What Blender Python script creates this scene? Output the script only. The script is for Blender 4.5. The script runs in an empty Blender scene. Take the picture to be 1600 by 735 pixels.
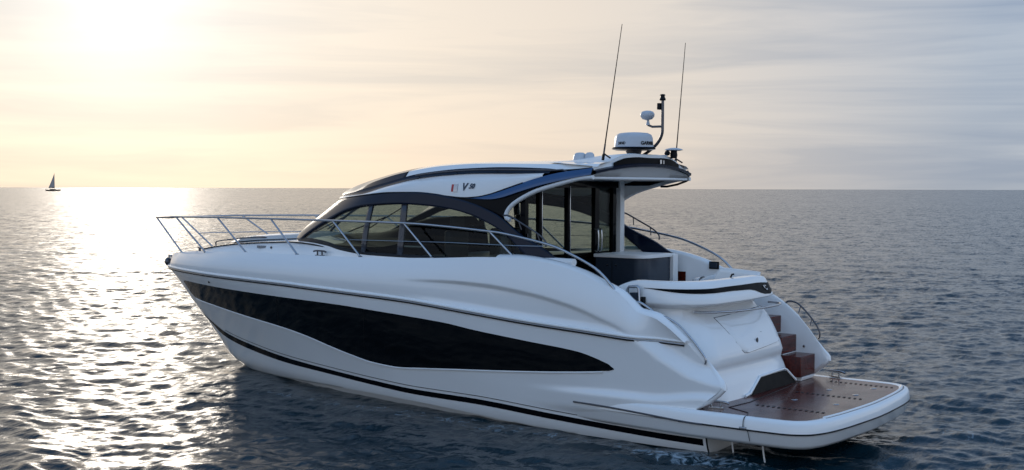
import bpy, bmesh, math, random
import numpy as np
from mathutils import Vector, Matrix
random.seed(5)
R = math.radians
S = bpy.context.scene
COL = S.collection

# ------------------------------------------------------------------ camera
# the yacht sets the world axes: X forward, Y to port, Z up, 0 = stern edge / centre line / waterline
cam_d = bpy.data.cameras.new('camera'); cam = bpy.data.objects.new('camera', cam_d); COL.objects.link(cam)
F, HEAD, CX, CY, CH = 1884., R(53.0), 5.077, 16.31, 3.535
pitch = math.atan(72.5/F)
cam.location = (CX*math.sin(HEAD)-CY*math.cos(HEAD), CX*math.cos(HEAD)+CY*math.sin(HEAD), CH)
fw = Vector((math.cos(HEAD)*math.cos(pitch), -math.sin(HEAD)*math.cos(pitch), -math.sin(pitch)))
rt = Vector((-math.sin(HEAD), -math.cos(HEAD), 0)); up = rt.cross(fw)
roll = R(0.15)
rt2 = rt*math.cos(roll)+up*math.sin(roll); up2 = -rt*math.sin(roll)+up*math.cos(roll)
cam.rotation_euler = Matrix((rt2, up2, -fw)).transposed().to_euler()
cam_d.sensor_width = 36; cam_d.lens = 36*F/1600; cam_d.clip_start = .1; cam_d.clip_end = 90000
S.camera = cam

# ------------------------------------------------------------------ sky, sun, exposure
sun_dir = Vector((.865, -.609, .163)).normalized()
elev = math.asin(sun_dir.z)
W = bpy.data.worlds.new('World'); S.world = W; W.use_nodes = True
nt = W.node_tree; nt.nodes.clear(); N = nt.nodes.new; L = nt.links.new
def vmath(op, a, b=None):
    n = N('ShaderNodeVectorMath'); n.operation = op
    for i, q in enumerate((a, b)):
        if q is None: continue
        if hasattr(q, 'is_linked'): L(q, n.inputs[i])
        else: n.inputs[i].default_value = q
    return n
def smath(op, a, b=None, clamp=False):
    n = N('ShaderNodeMath'); n.operation = op; n.use_clamp = clamp
    for i, q in enumerate((a, b)):
        if q is None: continue
        if hasattr(q, 'is_linked'): L(q, n.inputs[i])
        else: n.inputs[i].default_value = q
    return n.outputs[0]
out = N('ShaderNodeOutputWorld'); tc = N('ShaderNodeTexCoord')
sky = N('ShaderNodeTexSky'); sky.sky_type = 'NISHITA'; sky.sun_disc = False
sky.sun_elevation = elev; sky.sun_rotation = math.atan2(sun_dir.x, sun_dir.y)
sky.altitude = 0; sky.air_density = 1.0; sky.dust_density = 1.5; sky.ozone_density = 1.5
bgA = N('ShaderNodeBackground'); L(sky.outputs[0], bgA.inputs[0]); bgA.inputs[1].default_value = .05
# thin high cloud in front of that sky: it scatters sunlight forward, so it brightens towards the sun; the side away is raised as fill for the hull
dirn = vmath('NORMALIZE', tc.outputs['Generated']).outputs[0]
dot = vmath('DOT_PRODUCT', dirn, tuple(sun_dir)).outputs['Value']
ang = smath('DIVIDE', smath('ARCCOSINE', dot), math.pi)
ramp = N('ShaderNodeValToRGB'); L(ang, ramp.inputs[0]); cr = ramp.color_ramp
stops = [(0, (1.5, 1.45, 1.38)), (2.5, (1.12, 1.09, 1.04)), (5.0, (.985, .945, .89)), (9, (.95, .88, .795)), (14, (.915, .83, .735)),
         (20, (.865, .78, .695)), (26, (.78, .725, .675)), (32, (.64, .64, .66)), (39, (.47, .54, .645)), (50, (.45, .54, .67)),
         (70, (.72, .81, .95)), (100, (.98, 1.06, 1.18)), (180, (1.02, 1.10, 1.22))]  # last stops brighter than a real sky, added to light the shaded hull side
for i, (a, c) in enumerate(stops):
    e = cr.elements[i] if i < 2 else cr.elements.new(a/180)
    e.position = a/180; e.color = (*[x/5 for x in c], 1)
sep = N('ShaderNodeSeparateXYZ'); L(dirn, sep.inputs[0])
# streaks of cirrus, flat and long near the horizon
zz = smath('MULTIPLY', sep.outputs[2], 15.0)
comb = N('ShaderNodeCombineXYZ'); L(sep.outputs[0], comb.inputs[0]); L(sep.outputs[1], comb.inputs[1]); L(zz, comb.inputs[2])
warp = N('ShaderNodeTexNoise'); warp.inputs['Scale'].default_value = 1.6; warp.inputs['Detail'].default_value = 3; L(comb.outputs[0], warp.inputs['Vector'])
wv = vmath('SCALE', warp.outputs['Color']); wv.inputs['Scale'].default_value = .9
cv = vmath('ADD', comb.outputs[0], wv.outputs[0]).outputs[0]
n1 = N('ShaderNodeTexNoise'); n1.inputs['Scale'].default_value = 2.1; n1.inputs['Detail'].default_value = 7; n1.inputs['Roughness'].default_value = .55; L(cv, n1.inputs['Vector'])
r1 = N('ShaderNodeMapRange'); r1.inputs['From Min'].default_value = .42; r1.inputs['From Max'].default_value = .62; L(n1.outputs[0], r1.inputs['Value'])
streak = r1.outputs[0]
r2 = N('ShaderNodeMapRange'); r2.inputs['From Min'].default_value = .12; r2.inputs['From Max'].default_value = .30; L(ang, r2.inputs['Value'])
r2.inputs['To Min'].default_value = .42; r2.inputs['To Max'].default_value = .92
fac = smath('MULTIPLY', streak, r2.outputs[0])
mc = N('ShaderNodeMix'); mc.data_type = 'RGBA'; mc.blend_type = 'MULTIPLY'; L(fac, mc.inputs['Factor']); L(ramp.outputs[0], mc.inputs['A']); mc.inputs['B'].default_value = (.60, .68, .80, 1)
# air near the horizon turns a little warm
hz = smath('POWER', smath('SUBTRACT', 1.0, smath('ABSOLUTE', sep.outputs[2])), 14.0)
mh = N('ShaderNodeMix'); mh.data_type = 'RGBA'; mh.blend_type = 'MULTIPLY'; L(smath('MULTIPLY', hz, .9), mh.inputs['Factor']); L(mc.outputs['Result'], mh.inputs['A']); mh.inputs['B'].default_value = (1.06, .985, .89, 1)
bgB = N('ShaderNodeBackground'); # higher up the veil thins and the deeper blue of the sky comes through
rz = N('ShaderNodeMapRange'); rz.interpolation_type = 'SMOOTHSTEP'; rz.inputs['From Min'].default_value = .10; rz.inputs['From Max'].default_value = .66; L(sep.outputs[2], rz.inputs['Value'])
mz = N('ShaderNodeMix'); mz.data_type = 'RGBA'; mz.blend_type = 'MULTIPLY'; rg = N('ShaderNodeMapRange'); rg.interpolation_type = 'SMOOTHSTEP'; rg.inputs['From Min'].default_value = 18/180; rg.inputs['From Max'].default_value = 50/180; L(ang, rg.inputs['Value'])
L(smath('MULTIPLY', rz.outputs[0], rg.outputs[0]), mz.inputs['Factor']); L(mh.outputs['Result'], mz.inputs['A']); mz.inputs['B'].default_value = (.40, .62, .90, 1)
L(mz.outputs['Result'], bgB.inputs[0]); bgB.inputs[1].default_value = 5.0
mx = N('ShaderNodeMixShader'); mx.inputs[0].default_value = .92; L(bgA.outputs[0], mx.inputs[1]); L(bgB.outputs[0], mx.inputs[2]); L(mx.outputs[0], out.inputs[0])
sl = bpy.data.lights.new('sun', 'SUN'); sl.energy = 2.8; sl.angle = R(2.2); sl.color = (.92, .82, .70)
so = bpy.data.objects.new('sun', sl); COL.objects.link(so); so.rotation_euler = (-sun_dir).to_track_quat('-Z', 'Y').to_euler()
S.view_settings.view_transform = 'Standard'; S.view_settings.look = 'None'; S.view_settings.exposure = 0; S.view_settings.gamma = 1; S.view_settings.use_curve_mapping = False
S.cycles.sample_clamp_indirect = 4; S.cycles.sample_clamp_direct = 3.2; S.cycles.max_bounces = 8; S.cycles.transparent_max_bounces = 16; S.cycles.caustics_reflective = False; S.cycles.caustics_refractive = False

# ------------------------------------------------------------------ materials
def mat(name, col, rough=.5, metal=0., coat=0., spec=.5, ior=1.5, noise=None, bump=None):
    m = bpy.data.materials.new(name); m.use_nodes = True; t = m.node_tree; b = t.nodes['Principled BSDF']
    b.inputs['Base Color'].default_value = (*col, 1); b.inputs['Roughness'].default_value = rough; b.inputs['Metallic'].default_value = metal
    b.inputs['Coat Weight'].default_value = coat; b.inputs['Coat Roughness'].default_value = .05; b.inputs['IOR'].default_value = ior; b.inputs['Specular IOR Level'].default_value = spec
    tcn = t.nodes.new('ShaderNodeTexCoord')
    if noise:   # (scale, amount, stretch) small unevenness of colour and gloss
        mp = t.nodes.new('ShaderNodeMapping'); mp.inputs['Scale'].default_value = noise[2]; t.links.new(tcn.outputs['Object'], mp.inputs[0])
        n = t.nodes.new('ShaderNodeTexNoise'); n.inputs['Scale'].default_value = noise[0]; n.inputs['Detail'].default_value = 5; t.links.new(mp.outputs[0], n.inputs['Vector'])
        c = t.nodes.new('ShaderNodeMix'); c.data_type = 'RGBA'; t.links.new(n.outputs[0], c.inputs['Factor'])
        c.inputs['A'].default_value = (*[x*(1-noise[1]) for x in col], 1); c.inputs['B'].default_value = (*[min(x*(1+noise[1]), 1) for x in col], 1)
        t.links.new(c.outputs['Result'], b.inputs['Base Color'])
        mr = t.nodes.new('ShaderNodeMapRange'); t.links.new(n.outputs[0], mr.inputs['Value']); mr.inputs['To Min'].default_value = rough*.75; mr.inputs['To Max'].default_value = rough*1.3; t.links.new(mr.outputs[0], b.inputs['Roughness'])
    if bump:
        n = t.nodes.new('ShaderNodeTexNoise'); n.inputs['Scale'].default_value = bump[0]; n.inputs['Detail'].default_value = 3; t.links.new(tcn.outputs['Object'], n.inputs['Vector'])
        bp = t.nodes.new('ShaderNodeBump'); bp.inputs['Distance'].default_value = bump[1]; t.links.new(n.outputs[0], bp.inputs['Height']); t.links.new(bp.outputs[0], b.inputs['Normal'])
    return m
ONE = (1, 1, 1)
GEL = mat('white_gelcoat', (.82, .82, .81), .09, coat=.3, noise=(1.2, .02, ONE), bump=(1.3, .004))
SATIN = mat('white_satin_moulding', (.76, .76, .75), .38, noise=(2., .03, ONE))
NAVY = mat('navy_gloss_paint', (.004, .009, .024), .16, spec=.22, noise=(3., .1, ONE))
SKYSHEEN = mat('gloss_with_sky_sheen', (.014, .065, .17), .16, metal=.35, coat=.5, noise=(3., .1, ONE))  # blue of the reflected sky put into the base colour
MATTE = mat('matt_black', (.003, .003, .0035), .45, spec=.06, noise=(5., .1, ONE))
BLACK = mat('black_gloss', (.003, .0035, .005), .10, spec=.08, noise=(4., .1, ONE))
HULLGLASS = mat('dark_hull_glass', (.003, .004, .005), .06, spec=.22, noise=(2., .1, ONE), bump=(1.6, .002))
RUBBER = mat('black_rubber', (.008, .008, .009), .5, spec=.25, noise=(6., .1, ONE))
CHROME = mat('stainless_steel', (.40, .41, .43), .14, metal=1., noise=(9., .05, ONE))
DARKSTEEL = mat('dark_steel', (.10, .10, .11), .35, metal=.8, noise=(9., .05, ONE))
GREY = mat('grey_cabinet_lacquer', (.026, .036, .052), .22, coat=.15, spec=.35, noise=(3., .05, ONE))
CEIL = mat('pale_headliner', (.55, .54, .53), .30, noise=(2., .04, ONE))
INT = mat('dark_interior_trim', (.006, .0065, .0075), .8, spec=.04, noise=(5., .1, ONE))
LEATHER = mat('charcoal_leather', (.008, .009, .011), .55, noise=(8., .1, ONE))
CREAM = mat('pale_upholstery', (.48, .47, .45), .6, noise=(8., .06, ONE))
PLASTIC = mat('grey_white_plastic', (.50, .52, .55), .4, noise=(6., .05, ONE))
RED = mat('red_enamel', (.45, .015, .02), .3)
INK = mat('dark_lettering', (.006, .007, .009), .5, spec=.2)
SAIL = mat('sail_cloth', (.42, .38, .35), .8, noise=(.4, .08, ONE))
SHULL = mat('dark_boat_hull', (.03, .028, .026), .4)
FRAMEGREY = mat('anthracite_frame', (.028, .030, .040), .25, coat=.2, noise=(3., .1, ONE))

def glass(name, tint, fres=1.0):
    m = bpy.data.materials.new(name); m.use_nodes = True; t = m.node_tree; t.nodes.clear()
    o = t.nodes.new('ShaderNodeOutputMaterial'); tr = t.nodes.new('ShaderNodeBsdfTransparent'); tr.inputs[0].default_value = (*tint, 1)
    g = t.nodes.new('ShaderNodeBsdfGlossy'); g.inputs['Roughness'].default_value = .03; f = t.nodes.new('ShaderNodeFresnel'); geo = t.nodes.new('ShaderNodeNewGeometry'); io = t.nodes.new('ShaderNodeMapRange'); io.inputs['To Min'].default_value = 1.45; io.inputs['To Max'].default_value = 1/1.45; t.links.new(geo.outputs['Backfacing'], io.inputs['Value']); t.links.new(io.outputs[0], f.inputs[0])
    mm = t.nodes.new('ShaderNodeMath'); mm.operation = 'MULTIPLY'; mm.inputs[1].default_value = fres; t.links.new(f.outputs[0], mm.inputs[0])
    x = t.nodes.new('ShaderNodeMixShader'); t.links.new(mm.outputs[0], x.inputs[0]); t.links.new(tr.outputs[0], x.inputs[1]); t.links.new(g.outputs[0], x.inputs[2]); t.links.new(x.outputs[0], o.inputs[0])
    return m
GLASS = glass('tinted_glass', (.50, .56, .53), .4)
DARKG = glass('deep_tinted_glass', (.34, .38, .37), 1.0)
DOORG = glass('door_glass', (.60, .66, .62), .45)

def teak_mat():
    m = mat('varnished_teak', (.12, .030, .016), .20, coat=.08, spec=.28)
    t = m.node_tree; b = t.nodes['Principled BSDF']; tcn = t.nodes.new('ShaderNodeTexCoord')
    mp = t.nodes.new('ShaderNodeMapping'); mp.inputs['Scale'].default_value = (14, 1.2, 14); t.links.new(tcn.outputs['Object'], mp.inputs[0])
    n = t.nodes.new('ShaderNodeTexNoise'); n.inputs['Scale'].default_value = 2.; n.inputs['Detail'].default_value = 6; t.links.new(mp.outputs[0], n.inputs['Vector'])
    c = t.nodes.new('ShaderNodeValToRGB'); c.color_ramp.elements[0].color = (.036, .0045, .003, 1); c.color_ramp.elements[1].color = (.120, .0155, .008, 1)
    c.color_ramp.elements[0].position = .3; c.color_ramp.elements[1].position = .72; t.links.new(n.outputs[0], c.inputs[0])
    # dark caulking lines between the planks, across the boat
    sx = t.nodes.new('ShaderNodeSeparateXYZ'); t.links.new(tcn.outputs['Object'], sx.inputs[0])
    a = t.nodes.new('ShaderNodeMath'); a.operation = 'MULTIPLY'; a.inputs[1].default_value = 1/.062; t.links.new(sx.outputs[0], a.inputs[0])
    fr = t.nodes.new('ShaderNodeMath'); fr.operation = 'FRACT'; t.links.new(a.outputs[0], fr.inputs[0])
    lt = t.nodes.new('ShaderNodeMath'); lt.operation = 'LESS_THAN'; lt.inputs[1].default_value = .07; t.links.new(fr.outputs[0], lt.inputs[0])
    x = t.nodes.new('ShaderNodeMix'); x.data_type = 'RGBA'; t.links.new(lt.outputs[0], x.inputs['Factor']); t.links.new(c.outputs[0], x.inputs['A']); x.inputs['B'].default_value = (.022, .008, .006, 1)
    t.links.new(x.outputs['Result'], b.inputs['Base Color'])
    rr = t.nodes.new('ShaderNodeTexNoise'); rr.inputs['Scale'].default_value = 2.5; rr.inputs['Detail'].default_value = 4; t.links.new(tcn.outputs['Object'], rr.inputs['Vector'])
    mr = t.nodes.new('ShaderNodeMapRange'); mr.inputs['To Min'].default_value = .14; mr.inputs['To Max'].default_value = .36; t.links.new(rr.outputs[0], mr.inputs['Value']); t.links.new(mr.outputs[0], b.inputs['Roughness'])
    return m
TEAK = teak_mat()

# ------------------------------------------------------------------ mesh helpers
def link(name, me, m, parent=None, smooth=40, bevel=0, solid=0, sub=0):
    o = bpy.data.objects.new(name, me); COL.objects.link(o)
    if m: me.materials.append(m)
    for p in me.polygons: p.use_smooth = smooth > 0
    if smooth > 0: me.set_sharp_from_angle(angle=R(smooth))
    if parent: o.parent = parent
    if solid:
        s = o.modifiers.new('thickness', 'SOLIDIFY'); s.thickness = solid; s.offset = -1
    if bevel:
        b = o.modifiers.new('bevel', 'BEVEL'); b.width = bevel; b.segments = 3; b.limit_method = 'ANGLE'; b.angle_limit = R(35)
    if sub:
        b = o.modifiers.new('sub', 'SUBSURF'); b.levels = sub; b.render_levels = sub
    return o
def finish(bm, name):
    bmesh.ops.remove_doubles(bm, verts=bm.verts, dist=1e-5)
    bmesh.ops.recalc_face_normals(bm, faces=bm.faces)
    me = bpy.data.meshes.new(name); bm.to_mesh(me); bm.free(); return me
def add_grid(bm, rows, close_u=False, close_v=False):
    vs = [[bm.verts.new(p) for p in r] for r in rows]
    nr = len(vs); nc = len(vs[0])
    for i in range(nr - (0 if close_v else 1)):
        for j in range(nc - (0 if close_u else 1)):
            a, b, c, d = vs[i][j], vs[i][(j+1) % nc], vs[(i+1) % nr][(j+1) % nc], vs[(i+1) % nr][j]
            try: bm.faces.new((a, b, c, d))
            except ValueError: pass
    return vs
def mirror_rows(rows): return [[(p[0], -p[1], p[2]) for p in r] for r in rows]
def grid_obj(name, rows, m, parent=None, mirror=False, **k):
    bm = bmesh.new(); add_grid(bm, rows)
    if mirror: add_grid(bm, mirror_rows(rows))
    return link(name, finish(bm, name), m, parent, **k)
def smooth_path(pts, n=6):
    P = [Vector(p) for p in pts]; o = []
    if len(P) < 3: return P
    for i in range(len(P)-1):
        p0 = P[max(i-1, 0)]; p1 = P[i]; p2 = P[i+1]; p3 = P[min(i+2, len(P)-1)]
        for k in range(n):
            t = k/n
            o.append(.5*((2*p1)+(-p0+p2)*t+(2*p0-5*p1+4*p2-p3)*t*t+(-p0+3*p1-3*p2+p3)*t**3))
    o.append(P[-1]); return o
def add_tube(bm, pts, r, seg=10, cap=True):
    P = [Vector(p) for p in pts]; prev = None; rings = []
    for i, p in enumerate(P):
        t = (P[min(i+1, len(P)-1)]-P[max(i-1, 0)]).normalized()
        if prev is None:
            a = Vector((0, 0, 1)) if abs(t.z) < .9 else Vector((1, 0, 0)); nrm = t.cross(a).normalized()
        else: nrm = (prev-t*prev.dot(t)).normalized()
        prev = nrm; b = t.cross(nrm); rr = r(i/(len(P)-1)) if callable(r) else r
        rings.append([p+(nrm*math.cos(q)+b*math.sin(q))*rr for q in [2*math.pi*k/seg for k in range(seg)]])
    vs = add_grid(bm, rings, close_u=True)
    if cap:
        for e in (vs[0], vs[-1]):
            try: bm.faces.new(e)
            except ValueError: pass
def tube(name, pts, r, m, parent=None, seg=10, sm=0, mirror=False):
    if sm: pts = smooth_path(pts, sm)
    bm = bmesh.new(); add_tube(bm, pts, r, seg)
    if mirror: add_tube(bm, [(p[0], -p[1], p[2]) for p in pts], r, seg)
    return link(name, finish(bm, name), m, parent, smooth=50)
def add_box(bm, lo, hi, taper=None):
    x0, y0, z0 = lo; x1, y1, z1 = hi
    v = [bm.verts.new(p) for p in ((x0, y0, z0), (x1, y0, z0), (x1, y1, z0), (x0, y1, z0), (x0, y0, z1), (x1, y0, z1), (x1, y1, z1), (x0, y1, z1))]
    for f in ((0, 3, 2, 1), (4, 5, 6, 7), (0, 1, 5, 4), (1, 2, 6, 5), (2, 3, 7, 6), (3, 0, 4, 7)): bm.faces.new([v[i] for i in f])
def box(name, lo, hi, m, parent=None, bevel=.01):
    bm = bmesh.new(); add_box(bm, lo, hi); return link(name, finish(bm, name), m, parent, bevel=bevel)
def add_lathe(bm, prof, c, seg=28, sx=1, sy=1):
    rings = [[(c[0]+r*sx*math.cos(q), c[1]+r*sy*math.sin(q), c[2]+z) for q in [2*math.pi*k/seg for k in range(seg)]] for r, z in prof]
    add_grid(bm, rings, close_u=True)
def lathe(name, prof, c, m, parent=None, seg=28, sx=1, sy=1, smooth=40):
    bm = bmesh.new(); add_lathe(bm, prof, c, seg, sx, sy); return link(name, finish(bm, name), m, parent, smooth=smooth)
def prism(name, poly, thick, m, parent=None, bevel=0, fn=None):
    "poly in any plane: list of 3-D points; thick: a vector"
    bm = bmesh.new(); t = Vector(thick)
    a = [bm.verts.new(p) for p in poly]; b = [bm.verts.new(Vector(p)+t) for p in poly]
    bm.faces.new(a); bm.faces.new(b[::-1])
    for i in range(len(a)): bm.faces.new((a[i], a[(i+1) % len(a)], b[(i+1) % len(a)], b[i]))
    return link(name, finish(bm, name), m, parent, bevel=bevel, smooth=30)
def text_mesh(name, s, size, m, parent, place, depth=.004, shear=0, bold=.0):
    "flat lettering; place(x, y, z) puts a letter point into the scene"
    cu = bpy.data.curves.new(name, 'FONT'); cu.body = s; cu.size = size; cu.extrude = depth/2; cu.shear = shear; cu.offset = bold; cu.align_x = 'CENTER'; cu.align_y = 'CENTER'
    o = bpy.data.objects.new(name, cu); COL.objects.link(o); bpy.context.view_layer.update()
    me = bpy.data.meshes.new_from_object(o.evaluated_get(bpy.context.evaluated_depsgraph_get())); bpy.data.objects.remove(o)
    for v in me.vertices: v.co = place(v.co.x, v.co.y, v.co.z)
    return link(name, me, m, parent, smooth=0)
def tag(o, label=None, cat=None, group=None, kind=None):
    for k, v in (('label', label), ('category', cat), ('group', group), ('kind', kind)):
        if v: o[k] = v
    return o
def lin(a, b, n): return [a+(b-a)*i/(n-1) for i in range(n)]
def pch(tab):
    "monotone cubic interpolation through a table"
    t=sorted(tab); x=np.array([a[0] for a in t],float); y=np.array([a[1] for a in t],float)
    h=np.diff(x); dl=np.diff(y)/h; m=np.zeros(len(x))
    for i in range(1,len(x)-1):
        if dl[i-1]*dl[i]>0:
            w1=2*h[i]+h[i-1]; w2=h[i]+2*h[i-1]; m[i]=(w1+w2)/(w1/dl[i-1]+w2/dl[i])
    m[0]=dl[0]; m[-1]=dl[-1]
    def f(q):
        q=min(max(q,x[0]),x[-1]); i=min(max(int(np.searchsorted(x,q))-1,0),len(x)-2)
        s=(q-x[i])/h[i]; s2=s*s; s3=s2*s
        return float((2*s3-3*s2+1)*y[i]+(s3-2*s2+s)*h[i]*m[i]+(-2*s3+3*s2)*y[i+1]+(s3-s2)*h[i]*m[i+1])
    return f
def sst(a,b,x):
    t=min(max((x-a)/(b-a),0.),1.); return t*t*(3-2*t)
STEM=pch([(-.9,10.6),(-.4,12.2),(-.1,12.85),(.013,13.12),(.165,13.45),(.466,13.79),(.76,14.11),(1.207,14.62),(1.654,15.1),(1.9,15.38),(2.0,15.40),(2.1,15.33),(2.25,15.12)])
GF=pch([(0,0),(.03,.035),(.08,.065),(.25,.135),(.48,.21),(1.08,.35),(1.88,.50),(2.88,.66),(3.88,.78),(5.38,.905),(7.38,.98),(9.38,1),(20,1)])
AFT=pch([(.0,.92),(1.5,.937),(2.5,.968),(4,.995),(5.5,1),(16,1)])
BM=pch([(-.9,.1),(-.2,1.6),(.1,1.81),(.35,1.87),(.8,1.94),(1.3,2.0),(1.9,2.06),(2.6,2.06)])
WRUB=pch([(2.05,1.466),(2.84,1.502),(3.54,1.55),(4.53,1.61),(5.58,1.692),(6.95,1.795),(8.0,1.836),(9.2,1.871),(10.1,1.893),(11.8,1.90),(15.4,1.90)])
WDECK=pch([(2.07,1.47),(2.36,1.69),(2.52,1.776),(2.8,1.85),(2.95,1.98),(3.1,2.1),(3.35,2.2),(3.77,2.36),(4.32,2.475),(4.9,2.52),(5.4,2.51),(6.4,2.46),(8.07,2.41),(9.1,2.395),(10.9,2.375),(13,2.31),(14.4,2.23),(15.3,2.12)])
def hull_v(u,w):
    "half breadth of the topside shell (below the rub rail line)"
    d=STEM(w)-u
    if d<=0: return 0.0
    k=.80+.20*sst(.2,1.85,w)
    v=BM(w)*GF(d*k)*AFT(u)
    # platform shoulder
    wl=.70+.04*sst(4.6,3.,u)+.1*sst(2.6,1.7,u)
    v+=.075*sst(wl+.01,wl-.10,w)*sst(4.9,2.9,u)*sst(.30,.45,w)
    # chamfered quarter wing
    if u<3.0:
        wc=np.interp(u,[1.4,1.75,2.0,2.38,2.7,3.0],[.9,.96,1.02,1.22,1.43,1.62])
        if w>wc: v-=min(.8*(w-wc),.15)
    return v
def deck_v(u):
    "half breadth of the deck edge"
    us=15.28; d=us-u
    if d<=0: return 0.0
    return 2.06*GF(d)*AFT(u)-.13*sst(0,.8,d)

# ------------------------------------------------------------------ the motor yacht
Y = bpy.data.objects.new('motor_yacht', None); COL.objects.link(Y)
tag(Y, 'large white motor yacht with dark hull window and navy striped hardtop, nearest boat', 'yacht')
WCH = pch([(1.8, 0.0), (4.2, 0.0), (5.9, .07), (7, .105), (8.1, .108), (9.4, .085), (11, .02), (12.6, -.02), (13.3, -.03)])
def ue_of(w): return float(np.interp(w, [0, .30, .45, .62, .70, .90, .95, 1.2, 1.466], [1.80, 1.80, 1.86, 1.86, 1.74, 1.525, 1.54, 1.81, 2.07]))
def hull_pt(t, s):
    "t 0 stem .. 1 stern; s 0 chine .. 1 rub rail"
    u = 8.
    for _ in range(8):
        w = WCH(u)+(WRUB(u)-WCH(u))*s
        us, ue = STEM(w), ue_of(w); u = us-(us-ue)*t
    w = WCH(u)+(WRUB(u)-WCH(u))*s
    return (u, hull_v(u, w), w)
TS = [0]+[((i/190)**1.3) for i in range(1, 191)]
SS_ = lin(0, 1, 60)
def deck_pt(t):
    u = 15.28-(15.28-2.07)*t; return (u, deck_v(u), WDECK(u))
CHC = pch([(2.6, 0), (2.96, 1.57), (3.33, 1.74), (3.82, 1.90), (4.58, 2.04), (5.38, 2.12), (6.05, 2.14), (7.5, 2.12), (16, 2.1)])
rows = [[hull_pt(t, s) for t in TS] for s in SS_]
# above the rub rail: soft bulwark rounding in to the deck edge
for k in lin(0, 1, 44)[1:]:
    r = []
    for t in TS:
        a = hull_pt(t, 1.0); d = deck_pt(t); bul = math.sin(k*math.pi)*.045*sst(0, .08, t)*sst(1.0, .85, t)
        u = a[0]+(d[0]-a[0])*k; v = a[1]+(d[1]-a[1])*(k**1.7)+bul; w = a[2]+(d[2]-a[2])*k
        # moulded character line above the rub rail, aft half
        if u < 7.5:
            cl = CHC(u); v -= .058*sst(cl, cl-.055, w)*sst(7.2, 5.4, u)*sst(0, .12, w-a[2])*sst(2.6, 3.1, u)
        r.append((u, v, w))
    rows.append(r)
hull_rows = rows
# below the chine: step in, then bottom to the keel
low = []
for q, (dv, dw) in enumerate(((0, 0), (.10, -.015), (.14, -.10))):
    low.append([(p[0], max(p[1]-dv, 0), p[2]+dw) for p in rows[0]])
low.append([(min(p[0], 12.6), 0.0, -.9) for p in rows[0]])
bm = bmesh.new()
for mr in (False, True):
    for rr in (rows, low): add_grid(bm, mirror_rows(rr) if mr else rr)
hull = link('hull', finish(bm, 'hull'), GEL, Y, smooth=50)
# stern end of the underwater body
bm = bmesh.new()
end = [rows[i][-1] for i in range(0, 26)]
poly = [(p[0]-.02, p[1]-.01, p[2]) for p in end if p[2] < .5]; poly = [(1.78, 0, -.6), (1.78, 1.35, -.25)]+poly
poly = poly+[(p[0], -p[1], p[2]) for p in poly[::-1]][:-1]
vs = [bm.verts.new(p) for p in poly]; bm.faces.new(vs)
link('transom', finish(bm, 'transom'), GEL, Y, smooth=0)

def hull_strip(name, top, bot, u0, u1, m, off=.004, n=90, nv=10, mirror=True, edge=0.05, parent=None, solid=0):
    rows = []
    us = [u0+(u1-u0)*(1-(1-i/(n-1))**1.2) for i in range(n)]
    for j in range(nv):
        r = []
        for u in us:
            wt, wb = top(u), bot(u); w = wb+(wt-wb)*j/(nv-1); r.append((u, hull_v(u, w)+off, w))
        rows.append(r)
    return grid_obj(name, rows, m, parent or Y, mirror, smooth=60)
WT = pch([(3.12, 1.04), (3.17, 1.085), (3.25, 1.115), (3.4, 1.165), (3.68, 1.235), (4.57, 1.32), (5.62, 1.42), (6.06, 1.475), (7.14, 1.545), (8.73, 1.62), (10.68, 1.65), (12.42, 1.665), (14.02, 1.672), (14.2, 1.655)])
WB = pch([(3.12, 1.03), (3.16, 1.012), (3.25, 1.00), (4.09, .915), (5.14, .83), (6.1, .76), (6.84, .700), (7.36, .664), (7.9, .685), (8.46, .765), (9.02, .868), (9.61, .985), (10.28, 1.075), (11.42, 1.168), (12.84, 1.266), (13.84, 1.335), (14.02, 1.40), (14.2, 1.64)])
hw = hull_strip('hull_window', WT, WB, 3.12, 14.2, HULLGLASS, off=.006, n=160, nv=12)
# fine moulded lip under the window, catching light
lip = [(u, hull_v(u, WB(u)-.012)+.006, WB(u)-.014) for u in lin(3.3, 13.8, 120)]
tube('window_lip', lip, .012, GEL, Y, seg=6, mirror=True)
# joints between the panes of the long window
for uj in (8.1, 10.4): tube('pane_joint', [(uj-.25*f, hull_v(uj-.25*f, WB(uj)+(WT(uj)-WB(uj))*f)+.007, WB(uj)+(WT(uj)-WB(uj))*f) for f in lin(.02, .98, 8)], .0035, RUBBER, Y, seg=6)
BT = pch([(1.84, .19), (2.3, .197), (4.18, .265), (5.8, .325), (6.95, .32), (8.03, .352), (9.26, .406), (10.7, .476), (11.95, .582), (12.89, .698), (13.5, .87), (13.9, 1.0)])
BB_ = pch([(1.84, .095), (2.3, .107), (4.19, .178), (5.83, .238), (6.97, .232), (8.06, .268), (9.3, .322), (10.77, .369), (12.05, .468), (13.12, .62), (13.6, .83), (13.9, .98)])
hull_strip('boot_stripe', BT, BB_, 1.84, 13.88, BLACK, off=.005, n=110, nv=5)
tube('crease_shade_line', [(u, hull_v(u, BT(u)+.05)+.003, BT(u)+.05) for u in lin(2.0, 12.9, 90)], .005, RUBBER, Y, seg=6, mirror=True)  # dark line stands in for the shade of a hull crease
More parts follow.
